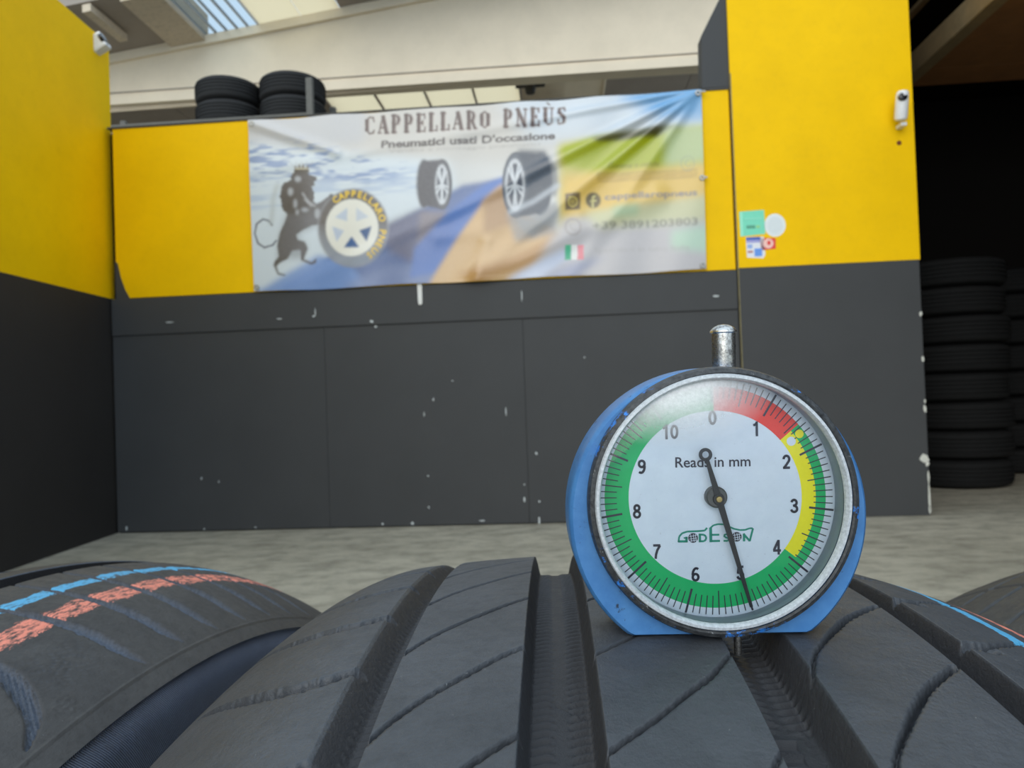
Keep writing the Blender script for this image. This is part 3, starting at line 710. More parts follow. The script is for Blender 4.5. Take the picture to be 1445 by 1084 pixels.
for x, y in ((560, 281), (857, 278)):
    c = lg(x, y); r = 33 * W_
    V = [(c[0], DY - 4 * L1, c[1])] + [(c[0] + r * math.cos(t), DY - 4 * L1, c[1] + r * math.sin(t)) for t in np.linspace(0, 2 * PI, 25)[:-1]]
    w = newobj('logo_wheel', npmesh('logo_wheel', V, [(0, 1 + i, 1 + (i + 1) % 24) for i in range(24)], False), M_ink, ga)
    gs = []
    for q in (-14, 4, 18): gs += pl_([(x - 26, y + q + 4), (x + 26, y + q - 4)], 3.2) + pl_([(x + q - 3, y - 26), (x + q + 3, y + 26)], 3.2)
    strokes('wheel_grid', gs, M_dial, 5 * L1, w)
# hub, needle
HX, HZ = 1.5 * PX, BZ + DZ - .8 * PX
BM().lathe([(0, -.0002), (.0017, -.0002), (.00195, .0000), (.00195, .0014)], 40, Matrix.Translation((HX - .0003, .0006, HZ + .0003)), 'Y').done('hub', M_hub, ga, True)
nd = BM(); ang = math.radians(164.2 - 1 + 1.0)
def npnt(r, off): # along needle, offset sideways
    return (HX + r * math.sin(ang) + off * math.cos(ang), HZ + r * math.cos(ang) - off * math.sin(ang))
nd.prism([npnt(-.0075, .00034), npnt(0, .00060), npnt(.0205, .00028), npnt(.0205, -.00028), npnt(0, -.00060), npnt(-.0075, -.00034)], .00015, .00035)
c = npnt(-.0085, 0)
nd.lathe([(.00062, 0), (.00122, 0), (.00122, .0002), (.00062, .0002), (.00062, 0)], 28, Matrix.Translation((c[0], .00015, c[1])), 'Y')
nd.lathe([(0, 0), (.0010, 0), (.0011, .0003)], 28, Matrix.Translation((HX, .0001, HZ)), 'Y')
nd.done('needle', M_needle, ga, False)
BM().lathe([(0, -.0002), (.0005, -.00015), (.00062, .0001)], 24, Matrix.Translation((HX, .0000, HZ)), 'Y').done('needle_pin', M_brass, ga, True)
# lens: domed clear plastic, finely scuffed, with white sky glare painted in towards the top
k = NT('lens_plastic'); k.t.nodes.remove(k.b)
tr = k.n('ShaderNodeBsdfTransparent'); tr.inputs[0].default_value = (.97, .985, 1, 1)
gl = k.n('ShaderNodeBsdfGlossy'); gl.inputs['Roughness'].default_value = .07
fr = k.n('ShaderNodeFresnel'); fr.inputs[0].default_value = 1.48
mx = k.n('ShaderNodeMixShader'); k.l(fr.outputs[0], mx.inputs[0]); k.l(tr.outputs[0], mx.inputs[1]); k.l(gl.outputs[0], mx.inputs[2])
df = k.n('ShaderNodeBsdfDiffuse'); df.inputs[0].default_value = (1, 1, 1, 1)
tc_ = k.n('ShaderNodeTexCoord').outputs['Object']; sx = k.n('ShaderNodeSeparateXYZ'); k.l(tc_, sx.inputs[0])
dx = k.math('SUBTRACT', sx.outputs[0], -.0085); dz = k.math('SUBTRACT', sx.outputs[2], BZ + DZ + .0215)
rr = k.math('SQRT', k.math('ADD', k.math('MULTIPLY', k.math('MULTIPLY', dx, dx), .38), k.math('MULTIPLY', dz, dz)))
glare = k.math('MULTIPLY', k.ramp(rr, .003, .0105, (1, 1, 1, 1), (0, 0, 0, 1)), k.ramp(k.noise(1400, 6, .8), .2, .75, (.6,) * 3, (1, 1, 1)))
glare_scuffs = k.math('ADD', k.math('MULTIPLY', glare, .95), k.math('MULTIPLY', k.ramp(k.noise(2600, 4, .8), .66, .74), .10))
m2 = k.n('ShaderNodeMixShader'); k.l(glare_scuffs, m2.inputs[0]); k.l(mx.outputs[0], m2.inputs[1]); k.l(df.outputs[0], m2.inputs[2])
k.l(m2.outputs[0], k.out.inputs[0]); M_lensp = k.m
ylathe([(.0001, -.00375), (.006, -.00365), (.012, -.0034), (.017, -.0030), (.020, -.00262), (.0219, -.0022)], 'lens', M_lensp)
# plunger and probe
PXO = .0034
BM().lathe([(.0019, -.001), (.0021, 0), (.0022, .0005), (.0022, .0068), (.0023, .0069), (.00255, .0070), (.00252, .0073), (.0019, .0080), (.0010, .00845), (0, .0086)], 40, Matrix.Translation((PXO, .0065, BZ + RBd - .0003))).done('plunger', M_chrome, ga, True)
BM().lathe([(.0007, .002), (.0007, -.0035), (.00062, -.0040), (0, -.0041)], 24, Matrix.Translation((PXO, .0010, 0))).done('probe_pin', M_chrome, ga, True)

# ------------------------------------------------------------------ banner
BW, BH = 1280, 480
IMG = np.zeros((BH, BW, 3)); IMG[:] = lin((205, 205, 203))
YY, XX = np.mgrid[0:BH, 0:BW] + .5
def pb(x, y):
    v = (y - (175 - .075 * (x - 350))) / (236 + .025 * (x - 350)); u = (x - 350 - 8 * v) / 640
    return u * BW, v * BH
def blur(a, r):
    r = int(r)
    if r < 1: return a
    for ax in (0, 1):
        for _ in range(2):
            p = np.pad(a, [(r + 1, r) if i == ax else (0, 0) for i in range(2)], mode='edge'); c = np.cumsum(p, ax)
            a = (np.take(c, np.arange(2 * r + 1, c.shape[ax]), ax) - np.take(c, np.arange(0, c.shape[ax] - 2 * r - 1), ax)) / (2 * r + 1)
    return a
def polymask(P):
    P = np.array(P); x0, y0 = np.floor(P.min(0)).astype(int) - 1; x1, y1 = np.ceil(P.max(0)).astype(int) + 1
    x0, y0 = max(x0, 0), max(y0, 0); x1, y1 = min(x1, BW), min(y1, BH); mk = np.zeros((BH, BW), bool)
    if x1 <= x0 or y1 <= y0: return mk
    X, Y = XX[y0:y1, x0:x1], YY[y0:y1, x0:x1]; ins = np.zeros(X.shape, bool)
    for (ax, ay), (bx, by) in zip(P, np.roll(P, -1, 0)):
        if ay == by: continue
        ins ^= ((ay > Y) != (by > Y)) & (X < (bx - ax) * (Y - ay) / (by - ay) + ax)
    mk[y0:y1, x0:x1] = ins; return mk
def put(mask, c, al=1.0):
    mask = (mask * al)[..., None]; IMG[:] = IMG * (1 - mask) + np.array(lin(c)) * mask
def poly(pts, c, bl=3, al=1.0): put(blur(polymask([pb(*p) for p in pts]).astype(float), bl), c, al)
def ell(cx, cy, rx, ry, n=40, a0=0, a1=2 * PI): return [(cx + rx * math.cos(t), cy + ry * math.sin(t)) for t in np.linspace(a0, a1, n)]
def line(pts, w, c, bl=1, al=1.0):
    mk = np.zeros((BH, BW), bool)
    for (x0, y0), (x1, y1) in zip(pts[:-1], pts[1:]):
        dx, dy = x1 - x0, y1 - y0; L = math.hypot(dx, dy) or 1; nx, ny = -dy / L * w / 2, dx / L * w / 2; ex, ey = dx / L * w * .2, dy / L * w * .2
        mk |= polymask([pb(*p) for p in ((x0 + nx - ex, y0 + ny - ey), (x1 + nx + ex, y1 + ny + ey), (x1 - nx + ex, y1 - ny + ey), (x0 - nx - ex, y0 - ny - ey))])
    put(blur(mk.astype(float), bl), c, al)
def vnoise(sx, sy, seed):
    r = np.random.RandomState(seed); a = r.rand(int(BH / sy) + 3, int(BW / sx) + 3); y = YY / sy; x = XX / sx; i = y.astype(int); j = x.astype(int); f = y - i; g = x - j
    f = f * f * (3 - 2 * f); g = g * g * (3 - 2 * g)
    return (a[i, j] * (1 - g) + a[i, j + 1] * g) * (1 - f) + (a[i + 1, j] * (1 - g) + a[i + 1, j + 1] * g) * f
# sky and snow
poly([(340, 160), (1000, 100), (1000, 230), (340, 230)], (196, 192, 186), 20)
poly([(340, 170), (520, 150), (520, 205), (340, 215)], (190, 190, 192), 14)
poly([(700, 130), (1000, 110), (1000, 190), (760, 200)], (196, 204, 212), 26)
poly([(860, 125), (1000, 115), (1000, 172), (930, 168)], (112, 160, 202), 18, .95)
poly([(340, 205), (640, 230), (660, 300), (560, 360), (340, 420)], (205, 214, 220), 14)
nz = np.clip((vnoise(46, 9, 3) * .6 + vnoise(20, 5, 5) * .4 - .45) * 4, 0, 1); mk = blur(polymask([pb(*p) for p in ((345, 210), (430, 203), (520, 222), (580, 236), (560, 262), (450, 258), (345, 262))]).astype(float), 10)
put(mk * nz, (128, 148, 186), .9)
mk = blur(polymask([pb(*p) for p in ((345, 250), (620, 238), (640, 262), (345, 300))]).astype(float), 10); put(mk * np.clip((vnoise(70, 7, 9) - .4) * 3, 0, 1), (160, 178, 204), .6)
# road in cold blue, then warm sand
poly([(392, 410), (470, 360), (555, 318), (600, 296), (660, 262), (720, 252), (700, 320), (640, 400)], (92, 112, 156), 6)
poly([(355, 415), (380, 402), (452, 360), (500, 372), (520, 400), (480, 412)], (120, 150, 200), 8, .9)
poly([(470, 412), (560, 372), (640, 380), (640, 405)], (126, 140, 176), 10, .8)
poly([(545, 318), (600, 296), (650, 310), (640, 360), (590, 372), (550, 352)], (104, 100, 116), 10, .7)
poly([(600, 300), (640, 298), (636, 350), (596, 350)], (140, 130, 132), 8, .7)
poly([(592, 350), (640, 300), (690, 262), (730, 246), (725, 270), (670, 312), (620, 385), (585, 392)], (86, 120, 186), 6, .85)
poly([(612, 400), (650, 340), (690, 284), (716, 262), (740, 300), (800, 330), (795, 360), (740, 392), (690, 398)], (206, 172, 128), 6)
poly([(690, 284), (716, 262), (730, 300), (745, 312), (690, 330)], (168, 134, 102), 8, .8)
poly([(650, 386), (730, 362), (800, 330), (800, 345), (760, 372), (680, 398)], (176, 132, 84), 8, .7)
# fields on the right
poly([(795, 205), (1000, 180), (1000, 300), (795, 330)], (196, 184, 104), 10)
poly([(795, 208), (840, 196), (1000, 178), (1000, 232), (850, 246), (800, 236)], (164, 172, 48), 10)
poly([(840, 198), (880, 188), (940, 178), (960, 178), (930, 194), (850, 202)], (70, 66, 48), 5, .9)
poly([(940, 180), (1000, 176), (1000, 230), (940, 236)], (176, 190, 150), 12, .8)
poly([(800, 250), (1000, 232), (1000, 285), (800, 312)], (220, 182, 96), 12, .85)
poly([(800, 310), (1000, 280), (1000, 400), (700, 410), (760, 380)], (186, 182, 184), 12, .95)
poly([(830, 300), (1000, 276), (1000, 312), (850, 322)], (196, 196, 150), 12, .8)
poly([(870, 292), (905, 288), (905, 304), (870, 308)], (150, 184, 150), 8, .6)
poly([(950, 326), (1000, 318), (1000, 356), (950, 350)], (180, 210, 186), 10, .8)
poly([(700, 404), (800, 352), (830, 350), (760, 400)], (196, 204, 224), 8, .9)
poly([(740, 404), (810, 372), (860, 362), (800, 400)], (150, 156, 186), 10, .7)
# paler strip under the big tyre
poly([(722, 300), (790, 290), (792, 330), (735, 342)], (150, 148, 148), 8, .8)
# tyres of the picture
def ptyre(cx, cy, w, rx, ry, sgn, tread, lo):
    poly(ell(cx, cy, rx, ry) + [], tread, 2)
    poly([(cx, cy - ry), (cx + sgn * w, cy - ry + 2), (cx + sgn * w, cy + ry * .85), (cx, cy + ry)], tread, 3)
    poly(ell(cx + sgn * w, cy - 1, rx * .8, ry * .97), tread, 3)
    poly(ell(cx - sgn * .5, cy, rx * .92, ry * .95), lo, 2)
    poly(ell(cx - sgn * 1, cy, rx * .72, ry * .80), (196, 198, 202), 2)
    poly(ell(cx - sgn * 1, cy, rx * .56, ry * .66), (84, 88, 98), 2)
    for i in range(5):
        t = i * 2 * PI / 5 + .3
        for d in (-.16, .16): line([(cx - sgn, cy), (cx - sgn + rx * .66 * math.cos(t + d), cy + ry * .74 * math.sin(t + d))], 2.6, (205, 208, 212), 1)
ptyre(632, 262, -27, 13, 35, 1, (78, 78, 84), (92, 94, 100))
ptyre(735, 262, 36, 19, 46, 1, (82, 88, 98), (96, 102, 112))
poly([(738, 212), (776, 213), (792, 240), (795, 262), (790, 280), (744, 240)], (72, 80, 92), 5, .7)
poly([(735, 306), (760, 312), (792, 285), (795, 305), (760, 335), (742, 325)], (148, 150, 152), 6, .8)
line([(726, 300), (760, 285), (795, 262)], 6, (206, 212, 220), 5, .7)
# lion and wheel emblem, traced in the 6.02x detail frame whose origin is 350,220
def q(pts): return [(350 + x / 6.022, 220 + y / 6.022) for x, y in pts]
D_ = (92, 88, 88); DL = (116, 116, 122)
poly(q([(415, 150), (530, 150), (545, 190), (600, 200), (595, 225), (560, 235), (585, 275), (530, 265), (500, 280), (560, 330), (580, 365), (540, 355), (600, 420), (640, 400), (735, 330), (735, 400), (700, 480), (720, 530), (640, 590), (560, 600), (480, 640), (425, 680), (440, 720), (500, 735), (525, 790), (490, 880), (560, 905), (600, 870), (595, 910), (555, 925), (465, 890), (460, 800), (390, 810), (350, 880), (285, 910), (250, 940), (270, 995), (335, 1010), (320, 1020), (262, 1010), (222, 930), (235, 895), (270, 860), (255, 770), (280, 660), (330, 560), (345, 510), (300, 460), (285, 330), (300, 260), (400, 240), (370, 200)]), D_, 2, .96)
for cx_, cy_, rx_, ry_ in ((462, 205, 74, 60), (430, 285, 125, 62), (408, 360, 120, 78), (418, 440, 112, 62), (520, 350, 60, 78)): 
    rr_ = np.random.RandomState(int(cx_)); pp = [(cx_ + rx_ * math.cos(t) * (1 + .16 * (i % 2) - .05 * rr_.rand()), cy_ + ry_ * math.sin(t) * (1 + .16 * (i % 2))) for i, t in enumerate(np.linspace(0, 2 * PI, 23)[:-1])]
    poly(q(pp), D_, 1, .96)
poly(q([(520, 178), (560, 182), (604, 200), (606, 222), (580, 236), (592, 262), (560, 268), (520, 240)]), D_, 1, .96)
poly(q([(408, 150), (414, 96), (440, 130), (452, 82), (470, 126), (490, 82), (502, 130), (530, 96), (536, 150)]), (120, 112, 104), 1, .9)
poly(q([(330, 520), (560, 500), (620, 600), (470, 650), (420, 700), (520, 760), (480, 880), (350, 870), (260, 900), (270, 740)]), DL, 10, .55)
for a, b, w, h in ((440, 215, 28, 26), (375, 320, 24, 34), (418, 420, 16, 40), (500, 470, 34, 16), (610, 500, 24, 44), (435, 490, 14, 24)): poly(q(ell(a, b, w, h, 16)), (186, 190, 196), 3, .75)
for pts in ([(480, 330), (530, 400), (590, 440)], [(500, 380), (560, 440)]): line(q(pts), 2.2, (190, 192, 196), 2, .8)
line(q([(420, 128), (525, 128)]), 2.0, (206, 198, 170), 1, .9); line(q([(410, 148), (535, 148)]), 3.0, (88, 84, 80), 1)
for x, dx in ((415, -60), (440, -25), (470, 0), (500, 25), (528, 60)): line(q([(x, 125), (x + dx * .8, 70)]), .9, (150, 150, 156), 2, .6)
line(q([(250, 725), (215, 765), (140, 785), (85, 750), (58, 670), (75, 590), (130, 550), (180, 562), (212, 600)]), 2.6, (112, 116, 128), 1)
line(q([(200, 590), (215, 480), (220, 380), (260, 260)]), 6, (178, 184, 184), 5, .7)
line(q([(735, 345), (720, 420)]), 6, (70, 64, 60), 2)
poly(q(ell(922, 620, 314, 330, 60)), (150, 152, 158), 3, .8)
mk = blur(polymask([pb(*p) for p in q(ell(920, 615, 300, 318, 60))]).astype(float), 3)
vv = np.clip((YY / BH - .62) / .26, 0, 1); put(mk * (1 - vv), (92, 86, 82), .95); put(mk * vv, (146, 154, 166), .95)
poly(q(ell(912, 615, 232, 240, 50)), (226, 224, 214), 2)
for t, c in ((-54, (196, 204, 214)), (18, (64, 96, 142)), (90, (64, 100, 150)), (162, (186, 196, 212)), (234, (190, 200, 214))):
    a = math.radians(t); r1, r0, hw = 176, 70, .40
    poly(q([(910 + r0 * math.cos(a), 618 + r0 * math.sin(a)), (910 + r1 * math.cos(a - hw), 618 + r1 * math.sin(a - hw)), (910 + r1 * math.cos(a + hw), 618 + r1 * math.sin(a + hw))]), c, 2)
def rtext(txt, cx, cy, w, h, c, rot=0.0, bold=.0, bl=1, al=1.0, shear=0.0, space=1.0):
    """letters filled into the print; w, h are photo-scale sizes"""
    v, t = text_tris(txt, 1, bold, space); e = v.max(0) - v.min(0); mk = np.zeros((BH, BW), bool); ca, sa = math.cos(rot), math.sin(rot)
    sxx = (w if w else h * e[0] / e[1]) / e[0]; syy = h / e[1] if h else sxx
    X = v[:, 0] * sxx + shear * v[:, 1] * syy; Y = -v[:, 1] * syy
    Q = np.array([pb(cx + a * ca - b * sa, cy + a * sa + b * ca) for a, b in zip(X, Y)])
    for tri in t:
        P = Q[tri]; x0, y0 = np.floor(P.min(0)).astype(int); x1, y1 = np.ceil(P.max(0)).astype(int) + 1
        x0, y0, x1, y1 = max(x0, 0), max(y0, 0), min(x1, BW), min(y1, BH)
        if x1 <= x0 or y1 <= y0: continue
        gx, gy = XX[y0:y1, x0:x1], YY[y0:y1, x0:x1]
        s = [(P[(i + 1) % 3][0] - P[i][0]) * (gy - P[i][1]) - (P[(i + 1) % 3][1] - P[i][1]) * (gx - P[i][0]) for i in range(3)]
        mk[y0:y1, x0:x1] |= ((s[0] >= 0) & (s[1] >= 0) & (s[2] >= 0)) | ((s[0] <= 0) & (s[1] <= 0) & (s[2] <= 0))
    put(blur(mk.astype(float), bl), c, al)
for i, chh in enumerate('CAPPELLARO PNEUS'):
    if chh == ' ': continue
    t = math.radians(-124 + i * (180 / 15.0)); a, b = q([(918 + 268 * math.cos(t), 613 + 282 * math.sin(t))])[0]
    rtext(chh, a, b, None, 9.5, (236, 196, 40), t + PI / 2, .03, 1)
# title in slab capitals, hand-made strokes on a unit box: (x0,y0,x1,y1,weight)
T, t_ = .26, .10
GL = {'C': (.62, [(.13, .2, .13, .8, T), (.13, .8, .3, .95, t_), (.3, .95, .5, .92, t_), (.5, .95, .56, .68, t_), (.13, .2, .3, .05, t_), (.3, .05, .5, .1, t_), (.5, .08, .57, .26, t_)]),
      'A': (.66, [(.08, .03, .32, .97, t_), (.32, .97, .55, .03, T), (.16, .33, .5, .33, t_), (0, .05, .22, .05, t_), (.42, .05, .68, .05, t_)]),
      'P': (.58, [(.15, .0, .15, 1, T), (.02, .95, .4, .95, t_), (.4, .9, .46, .74, .2), (.46, .74, .4, .54, .2), (.15, .48, .42, .48, t_), (.02, .05, .32, .05, t_)]),
      'E': (.58, [(.15, 0, .15, 1, T), (.02, .95, .5, .95, t_), (.5, 1, .5, .72, t_), (.02, .05, .52, .05, t_), (.52, 0, .52, .3, t_), (.2, .5, .38, .5, t_), (.38, .62, .38, .38, t_)]),
      'L': (.55, [(.15, 0, .15, 1, T), (.02, .95, .32, .95, t_), (.02, .05, .5, .05, t_), (.5, 0, .5, .34, t_)]),
      'R': (.62, [(.15, 0, .15, 1, T), (.02, .95, .4, .95, t_), (.4, .9, .45, .74, .2), (.45, .74, .4, .56, .2), (.15, .5, .42, .5, t_), (.34, .5, .52, .04, T * .8), (.02, .05, .3, .05, t_), (.46, .05, .64, .05, t_)]),
      'O': (.64, [(.13, .2, .13, .8, T), (.13, .8, .3, .95, t_), (.3, .95, .48, .8, t_), (.50, .8, .50, .2, T), (.48, .2, .32, .05, t_), (.32, .05, .13, .2, t_)]),
      'N': (.68, [(.13, 0, .13, 1, t_), (.1, .98, .54, .02, T), (.56, 0, .56, 1, t_), (.0, .95, .2, .95, t_), (.0, .05, .26, .05, t_), (.44, .95, .68, .95, t_)]),
      'U': (.66, [(.15, .95, .15, .22, T), (.15, .22, .3, .05, t_), (.3, .05, .48, .12, t_), (.52, .95, .52, .15, t_), (.02, .95, .3, .95, t_), (.4, .95, .64, .95, t_), (.24, 1.28, .40, 1.12, t_)]),
      'S': (.55, [(.42, .95, .46, .72, t_), (.14, .88, .42, .92, t_), (.14, .88, .12, .66, T * .8), (.12, .66, .42, .38, T), (.42, .38, .40, .14, T * .8), (.40, .1, .12, .06, t_), (.08, .3, .08, .04, t_)]), ' ': (.42, [])}
x = 520.0; tot = sum(GL[c][0] + .16 for c in 'CAPPELLARO PNEUS'); scx = 289 / tot
for chh in 'CAPPELLARO PNEUS':
    w, st = GL[chh]; yb = 193 - (x - 520) * .0565; H = 26
    if st:
        for sh, c in ((1.2, (170, 150, 140)), (0, (84, 66, 62))):
            for x0, y0, x1, y1, wt_ in st: line([(x + x0 * scx + sh, yb - y0 * H + sh * .6), (x + x1 * scx + sh, yb - y1 * H + sh * .6)], wt_ * scx * .85, c, 1, 1 if sh == 0 else .5)
    x += (w + .16) * scx
rtext("Pneumatici usati D'occasione", 667, 199.5, 246, 11.5, (64, 56, 56), -.058, .035, 1, .95, .08)
rtext("Vendita e montaggio pneumatici", 662, 211, 214, 6, (130, 122, 118), -.056, .0, 2, .6)
rtext("Gomme e cerchi", 898, 233.5, 70, 7, (104, 92, 50), -.05, .0, 2, .75, .25)
for i in range(4): line([(848, 247 + i * 3.4), (985, 240 + i * 3.4)], 1.5, (120, 96, 60), 2, .55)
line(ell(972, 231, 9, 10, 20), 1.6, (150, 156, 130), 2, .6); line(ell(973, 231, 4, 5, 12, .5, 5), 1.4, (150, 156, 130), 1, .6)
poly([(804, 275), (825, 273), (825, 296), (804, 298)], (98, 82, 62), 2, .9); line(ell(814.5, 286, 6, 6.4, 20), 1.8, (204, 184, 96), 1); line([(809, 279.5), (811, 279.3)], 1.6, (204, 184, 96), 1); line(ell(814.5, 286, 2.2, 2.4, 10), 1.4, (204, 184, 96), 1, .8)
poly(ell(843, 283, 10.5, 11), (84, 76, 56), 2, .9); line([(845.5, 277), (842.5, 278.5), (842.5, 293)], 3, (196, 186, 120), 1); line([(839, 284), (847, 283.4)], 2.2, (196, 186, 120), 1)
rtext("cappellaropneus", 922, 276.5, 126, 12, (104, 112, 140), -.05, .02, 2, .85)
line(ell(815, 321, 10.5, 11, 24), 3, (168, 160, 158), 2, .9); line([(811, 317), (812, 322), (816, 326), (820, 325)], 2.4, (176, 170, 168), 1, .8)
rtext("+39 3891203803", 914, 316, 144, 11, (132, 132, 120), -.05, .02, 2, .85)
for i, c in enumerate(((70, 176, 132), (226, 226, 222), (224, 132, 142))): poly([(804 + i * 8.7, 346), (812.7 + i * 8.7, 345.6), (812.7 + i * 8.7, 366), (804 + i * 8.7, 366.4)], c, 1, .95)
rtext("Spedizioni in tutta Italia", 910, 352, 130, 9, (168, 162, 160), -.03, .0, 2, .6)
IMG += (vnoise(5, 5, 21) - .5)[..., None] * .012
IMG = np.clip(IMG * 1.08 - .035, 0, 1)
NU, NV = 700, 264
uu = np.linspace(0, 1, NU); vv = np.linspace(0, 1, NV); U2, V2 = np.meshgrid(uu, vv, indexing='ij')
ix = np.clip((U2 * BW - .5).astype(int), 1, BW - 2); iy = np.clip((V2 * BH - .5).astype(int), 1, BH - 2)
col = sum(IMG[iy + a, ix + b] for a in (0, 1) for b in (0, 1)) / 4
# corners in building units (e,z)
TLc, TRc, BLc, BRc = (-1.709, 2.312), (.811, 2.322), (-1.705, 1.344), (.799, 1.351)
Eg = (TLc[0] * (1 - U2) + TRc[0] * U2) * (1 - V2) + (BLc[0] * (1 - U2) + BRc[0] * U2) * V2
Zg = (TLc[1] * (1 - U2) + TRc[1] * U2) * (1 - V2) + (BLc[1] * (1 - U2) + BRc[1] * U2) * V2
dsp = .010 + .004 * np.sin(U2 * 19 + 2 * V2) * np.sin(V2 * 3) + .003 * np.sin(U2 * 43 + V2 * 5)
for ang_, amp, wdt in ((-3.02, .016, .030), (-2.74, .034, .040), (-2.50, .034, .045), (-2.22, .016, .05)):
    dx_, dz_ = math.cos(ang_), math.sin(ang_); X_ = Eg - TRc[0]; Y_ = Zg - TRc[1]; along = X_ * dx_ + Y_ * dz_; off = np.abs(X_ * -dz_ + Y_ * dx_)
    dsp += amp * np.exp(-(off / (wdt * (.4 + .6 * np.clip(along, 0, 1.2)))) ** 2) * np.clip(along * 4, 0, 1) * np.exp(-np.clip(along, 0, None) / 1.1)
for e0, z0, e1, z1, amp, wdt in ((-.40, 1.37, .55, 1.76, .013, .06), (-.65, 1.60, .12, 1.66, .005, .05), (-1.7, 2.3, -1.2, 2.1, .008, .03), (-.45, 1.36, -.38, 1.55, .007, .04)):
    ax_, az_ = e1 - e0, z1 - z0; tt = np.clip(((Eg - e0) * ax_ + (Zg - z0) * az_) / (ax_ ** 2 + az_ ** 2), 0, 1)
    dsp += amp * np.exp(-((np.hypot(Eg - e0 - tt * ax_, Zg - z0 - tt * az_)) / wdt) ** 2)
sag = -.008 * np.sin(U2 * PI * 3) ** 2 * (V2 > .98) - .006 * np.sin(U2 * PI * 5) ** 2 * np.clip(1 - V2 * 30, 0, 1)
OE, OZ = -.45, 1.344
Vb = np.stack([(Eg - OE) * S, -dsp * S, (Zg + sag - OZ) * S], -1).reshape(-1, 3)
bn = wroot('banner', OE, PN - .006, OZ)
tag(bn, 'printed vinyl tyre shop banner with lion and wheel picture, tied across the yellow partition', 'banner')
me = npmesh('printed_sheet', Vb, gridfaces(NU, NV, True))
ca = me.color_attributes.new('print', 'FLOAT_COLOR', 'POINT'); ca.data.foreach_set('color', np.concatenate([col.reshape(-1, 3), np.ones((NU * NV, 1))], 1).astype(np.float32).ravel())
k = NT('vinyl_print'); a = k.n('ShaderNodeVertexColor', layer_name='print'); k.l(a.outputs[0], k.b.inputs['Base Color']); k.rough(.26); k.b.inputs['Specular IOR Level'].default_value = .8; M_vinyl = k.m
newobj('printed_sheet', me, M_vinyl, bn)
for e, z in ((-1.685, 2.29), (.79, 2.30), (-1.685, 1.365), (.78, 1.37), (.795, 1.84)):
    BM().lathe([(.006, 0), (.008, -.003), (.014, -.003), (.016, 0)], 20, Matrix.Translation(((e - OE), -.020, z - OZ)), 'Y').done('eyelet', M_steel, bn, True, scale=S)
for e, z, dx in ((.80, 2.305, .03), (.80, 1.84, .022)):
    BM().box(e - OE, e - OE + dx, -.026, -.014, z - OZ - .004, z - OZ + .004, .002).done('tie', M_steel, bn, scale=S)

# ------------------------------------------------------------------ stickers, cameras, fittings
def sticker(name, pts, cols, label, rnd=False):
    """pts e,z outline; cols list of (pts, colour) printed on it"""
    e0 = sum(p[0] for p in pts) / len(pts); z0 = min(p[1] for p in pts)
    o = wroot(name, e0, PN - .0135, z0); tag(o, label, 'sticker', 'stickers on the pillar')
    BM().prism([(p[0] - e0, p[1] - z0) for p in pts], -.0012, .0004).done('backing', plain('sticker_base', lin(cols[0]), .4, 0, .05), o, scale=S)
    for i, (pp, c) in enumerate(cols[1:]):
        BM().prism([(p[0] - e0, p[1] - z0) for p in pp], -.0018 - i * .0001, -.0010).done('print_patch', plain('sticker_ink', lin(c), .4, 0, .05), o, scale=S)
def rect(a, b, c, d): return [(a, c), (b, c), (b, d), (a, d)]
sticker('sticker', [(.986, 1.514), (1.117, 1.522), (1.115, 1.652), (.984, 1.648)], [(120, 218, 186), (rect(.99, 1.0, 1.518, 1.645), (160, 236, 208)), (rect(1.02, 1.065, 1.555, 1.572), (84, 160, 130)), (rect(1.07, 1.09, 1.556, 1.570), (150, 210, 140)), (rect(1.01, 1.10, 1.605, 1.61), (150, 226, 200))], 'square mint green sticker beside the seam of the yellow pillar')
sticker('sticker', ell(1.169, 1.566, .056, .062, 28), [(226, 232, 232), (ell(1.169, 1.566, .040, .045, 24), (216, 224, 226))], 'round white sticker right of the mint green one')
sticker('sticker', [(1.016, 1.40), (1.10, 1.392), (1.112, 1.41), (1.108, 1.508), (1.014, 1.51)], [(228, 230, 236), (rect(1.015, 1.09, 1.492, 1.508), (62, 92, 180)), (rect(1.016, 1.088, 1.478, 1.491), (160, 160, 214)), (rect(1.02, 1.046, 1.448, 1.470), (150, 176, 226)), (rect(1.056, 1.096, 1.404, 1.446), (100, 150, 230)), (rect(1.02, 1.048, 1.424, 1.436), (190, 130, 130))], 'white sticker with blue header and blue panel below the mint green one')
sticker('sticker', [(1.092, 1.434), (1.168, 1.440), (1.170, 1.497), (1.086, 1.503)], [(226, 48, 44), (ell(1.130, 1.470, .027, .027, 20), (246, 196, 186)), (ell(1.134, 1.473, .010, .012, 12, .5, 5.5), (226, 48, 44))], 'small red sticker with pale round emblem')
BM().lathe([(0, -.004), (.012, -.003), (.016, .002)], 14, Matrix.Translation((1.828, -.013, 1.969)), 'Y').done('bolt_hole', plain('rusty', lin((110, 52, 20)), .8), pl, True, scale=S)
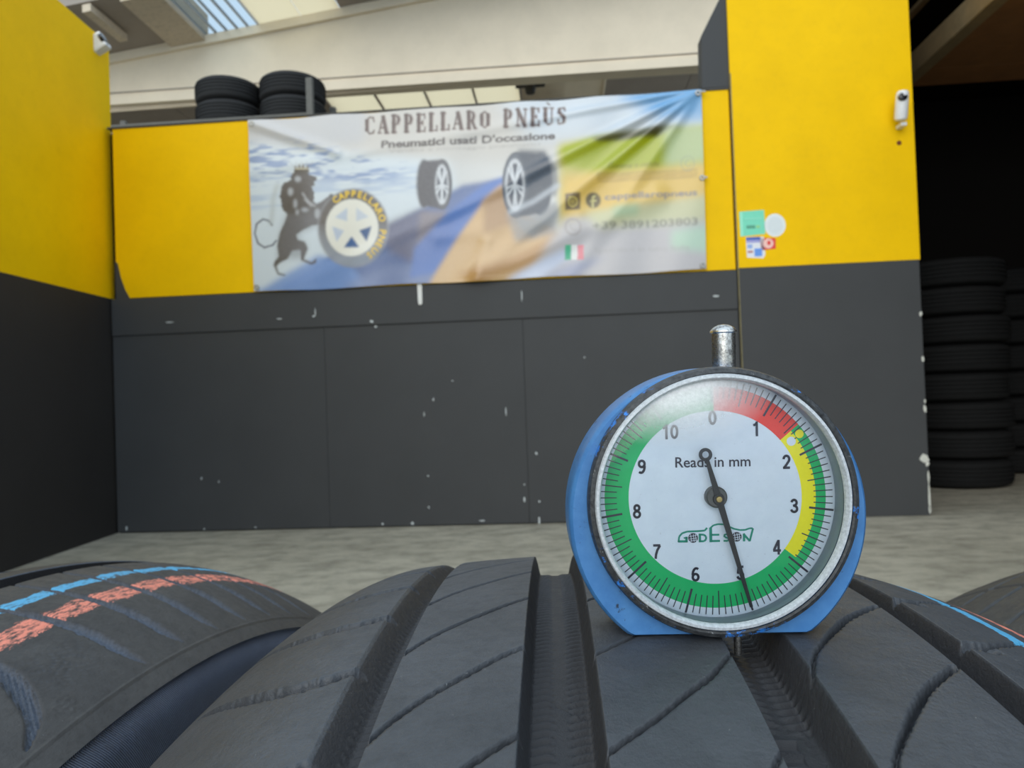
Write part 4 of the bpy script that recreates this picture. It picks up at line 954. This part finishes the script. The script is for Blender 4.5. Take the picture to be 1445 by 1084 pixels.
# bullet camera on the pillar
cmr = wroot('security_camera', 1.815, PN - .0135, 2.03); tag(cmr, 'white bullet security camera with dark lens on the yellow pillar', 'camera')
Mb = Matrix.Translation((0, -.055, .035)) @ Matrix.Rotation(math.radians(14), 4, 'X')
BM().lathe([(0, 0), (.022, .002), (.030, .010), (.031, .03), (.031, .125), (.028, .142), (.020, .15)], 28, Mb).done('body', M_white, cmr, True, scale=S)
BM().lathe([(.021, .1485), (.015, .147), (0, .146)], 24, Mb).done('lens', M_lens, cmr, True, scale=S)
BM().lathe([(0, .004), (.018, .003), (.022, 0), (.022, -.012)], 20, Mb @ Matrix.Translation((-.008, -.0285, .118)) @ Matrix.Rotation(PI / 2 - .25, 4, 'X')).done('lens_window', M_lens, cmr, True, scale=S)
BM().box(.0, .03, -.06, 0, .01, .03, .004).done('bracket', M_white, cmr, scale=S)
# small camera at the left wall end
cm2 = empty('security_camera', (LX, 4.0 * S, 2.75 * S)); tag(cm2, 'small white security camera near the upper end of the left yellow wall', 'camera')
BM().box(-.02, .02, -.03, .02, .07, .085, .003).done('bracket', M_white, cm2)
BM().box(-.02, .075, -.045, .02, -.02, .075, .012, Matrix.Rotation(-.5, 4, 'Y')).done('body', M_white, cm2)
BM().lathe([(0, .004), (.028, .003), (.036, 0), (.036, -.02)], 24, Matrix.Rotation(-.5, 4, 'Y') @ Matrix.Translation((.076, -.02, .03)) @ Matrix.Rotation(PI / 2, 4, 'Y')).done('lens', M_lens, cm2, True)
# lamp fitting hung under the roof of the next bay
lf = wroot('lamp_fitting', -.22, 7.6, 3.96); tag(lf, 'dark lamp fitting hanging under the roof beam above the banner title', 'lamp')
BM().box(-.16, .16, -.06, .06, .09, .20, .01).done('housing', M_dksteel, lf, scale=S)
BM().lathe([(.0, .0), (.05, .01), (.06, .05), (.05, .10), (0, .11)], 20).done('bulb_guard', M_dksteel, lf, True, scale=S)
BM().box(-.012, .012, -.012, .012, .16, .9).done('hanger', M_dksteel, lf, scale=S)
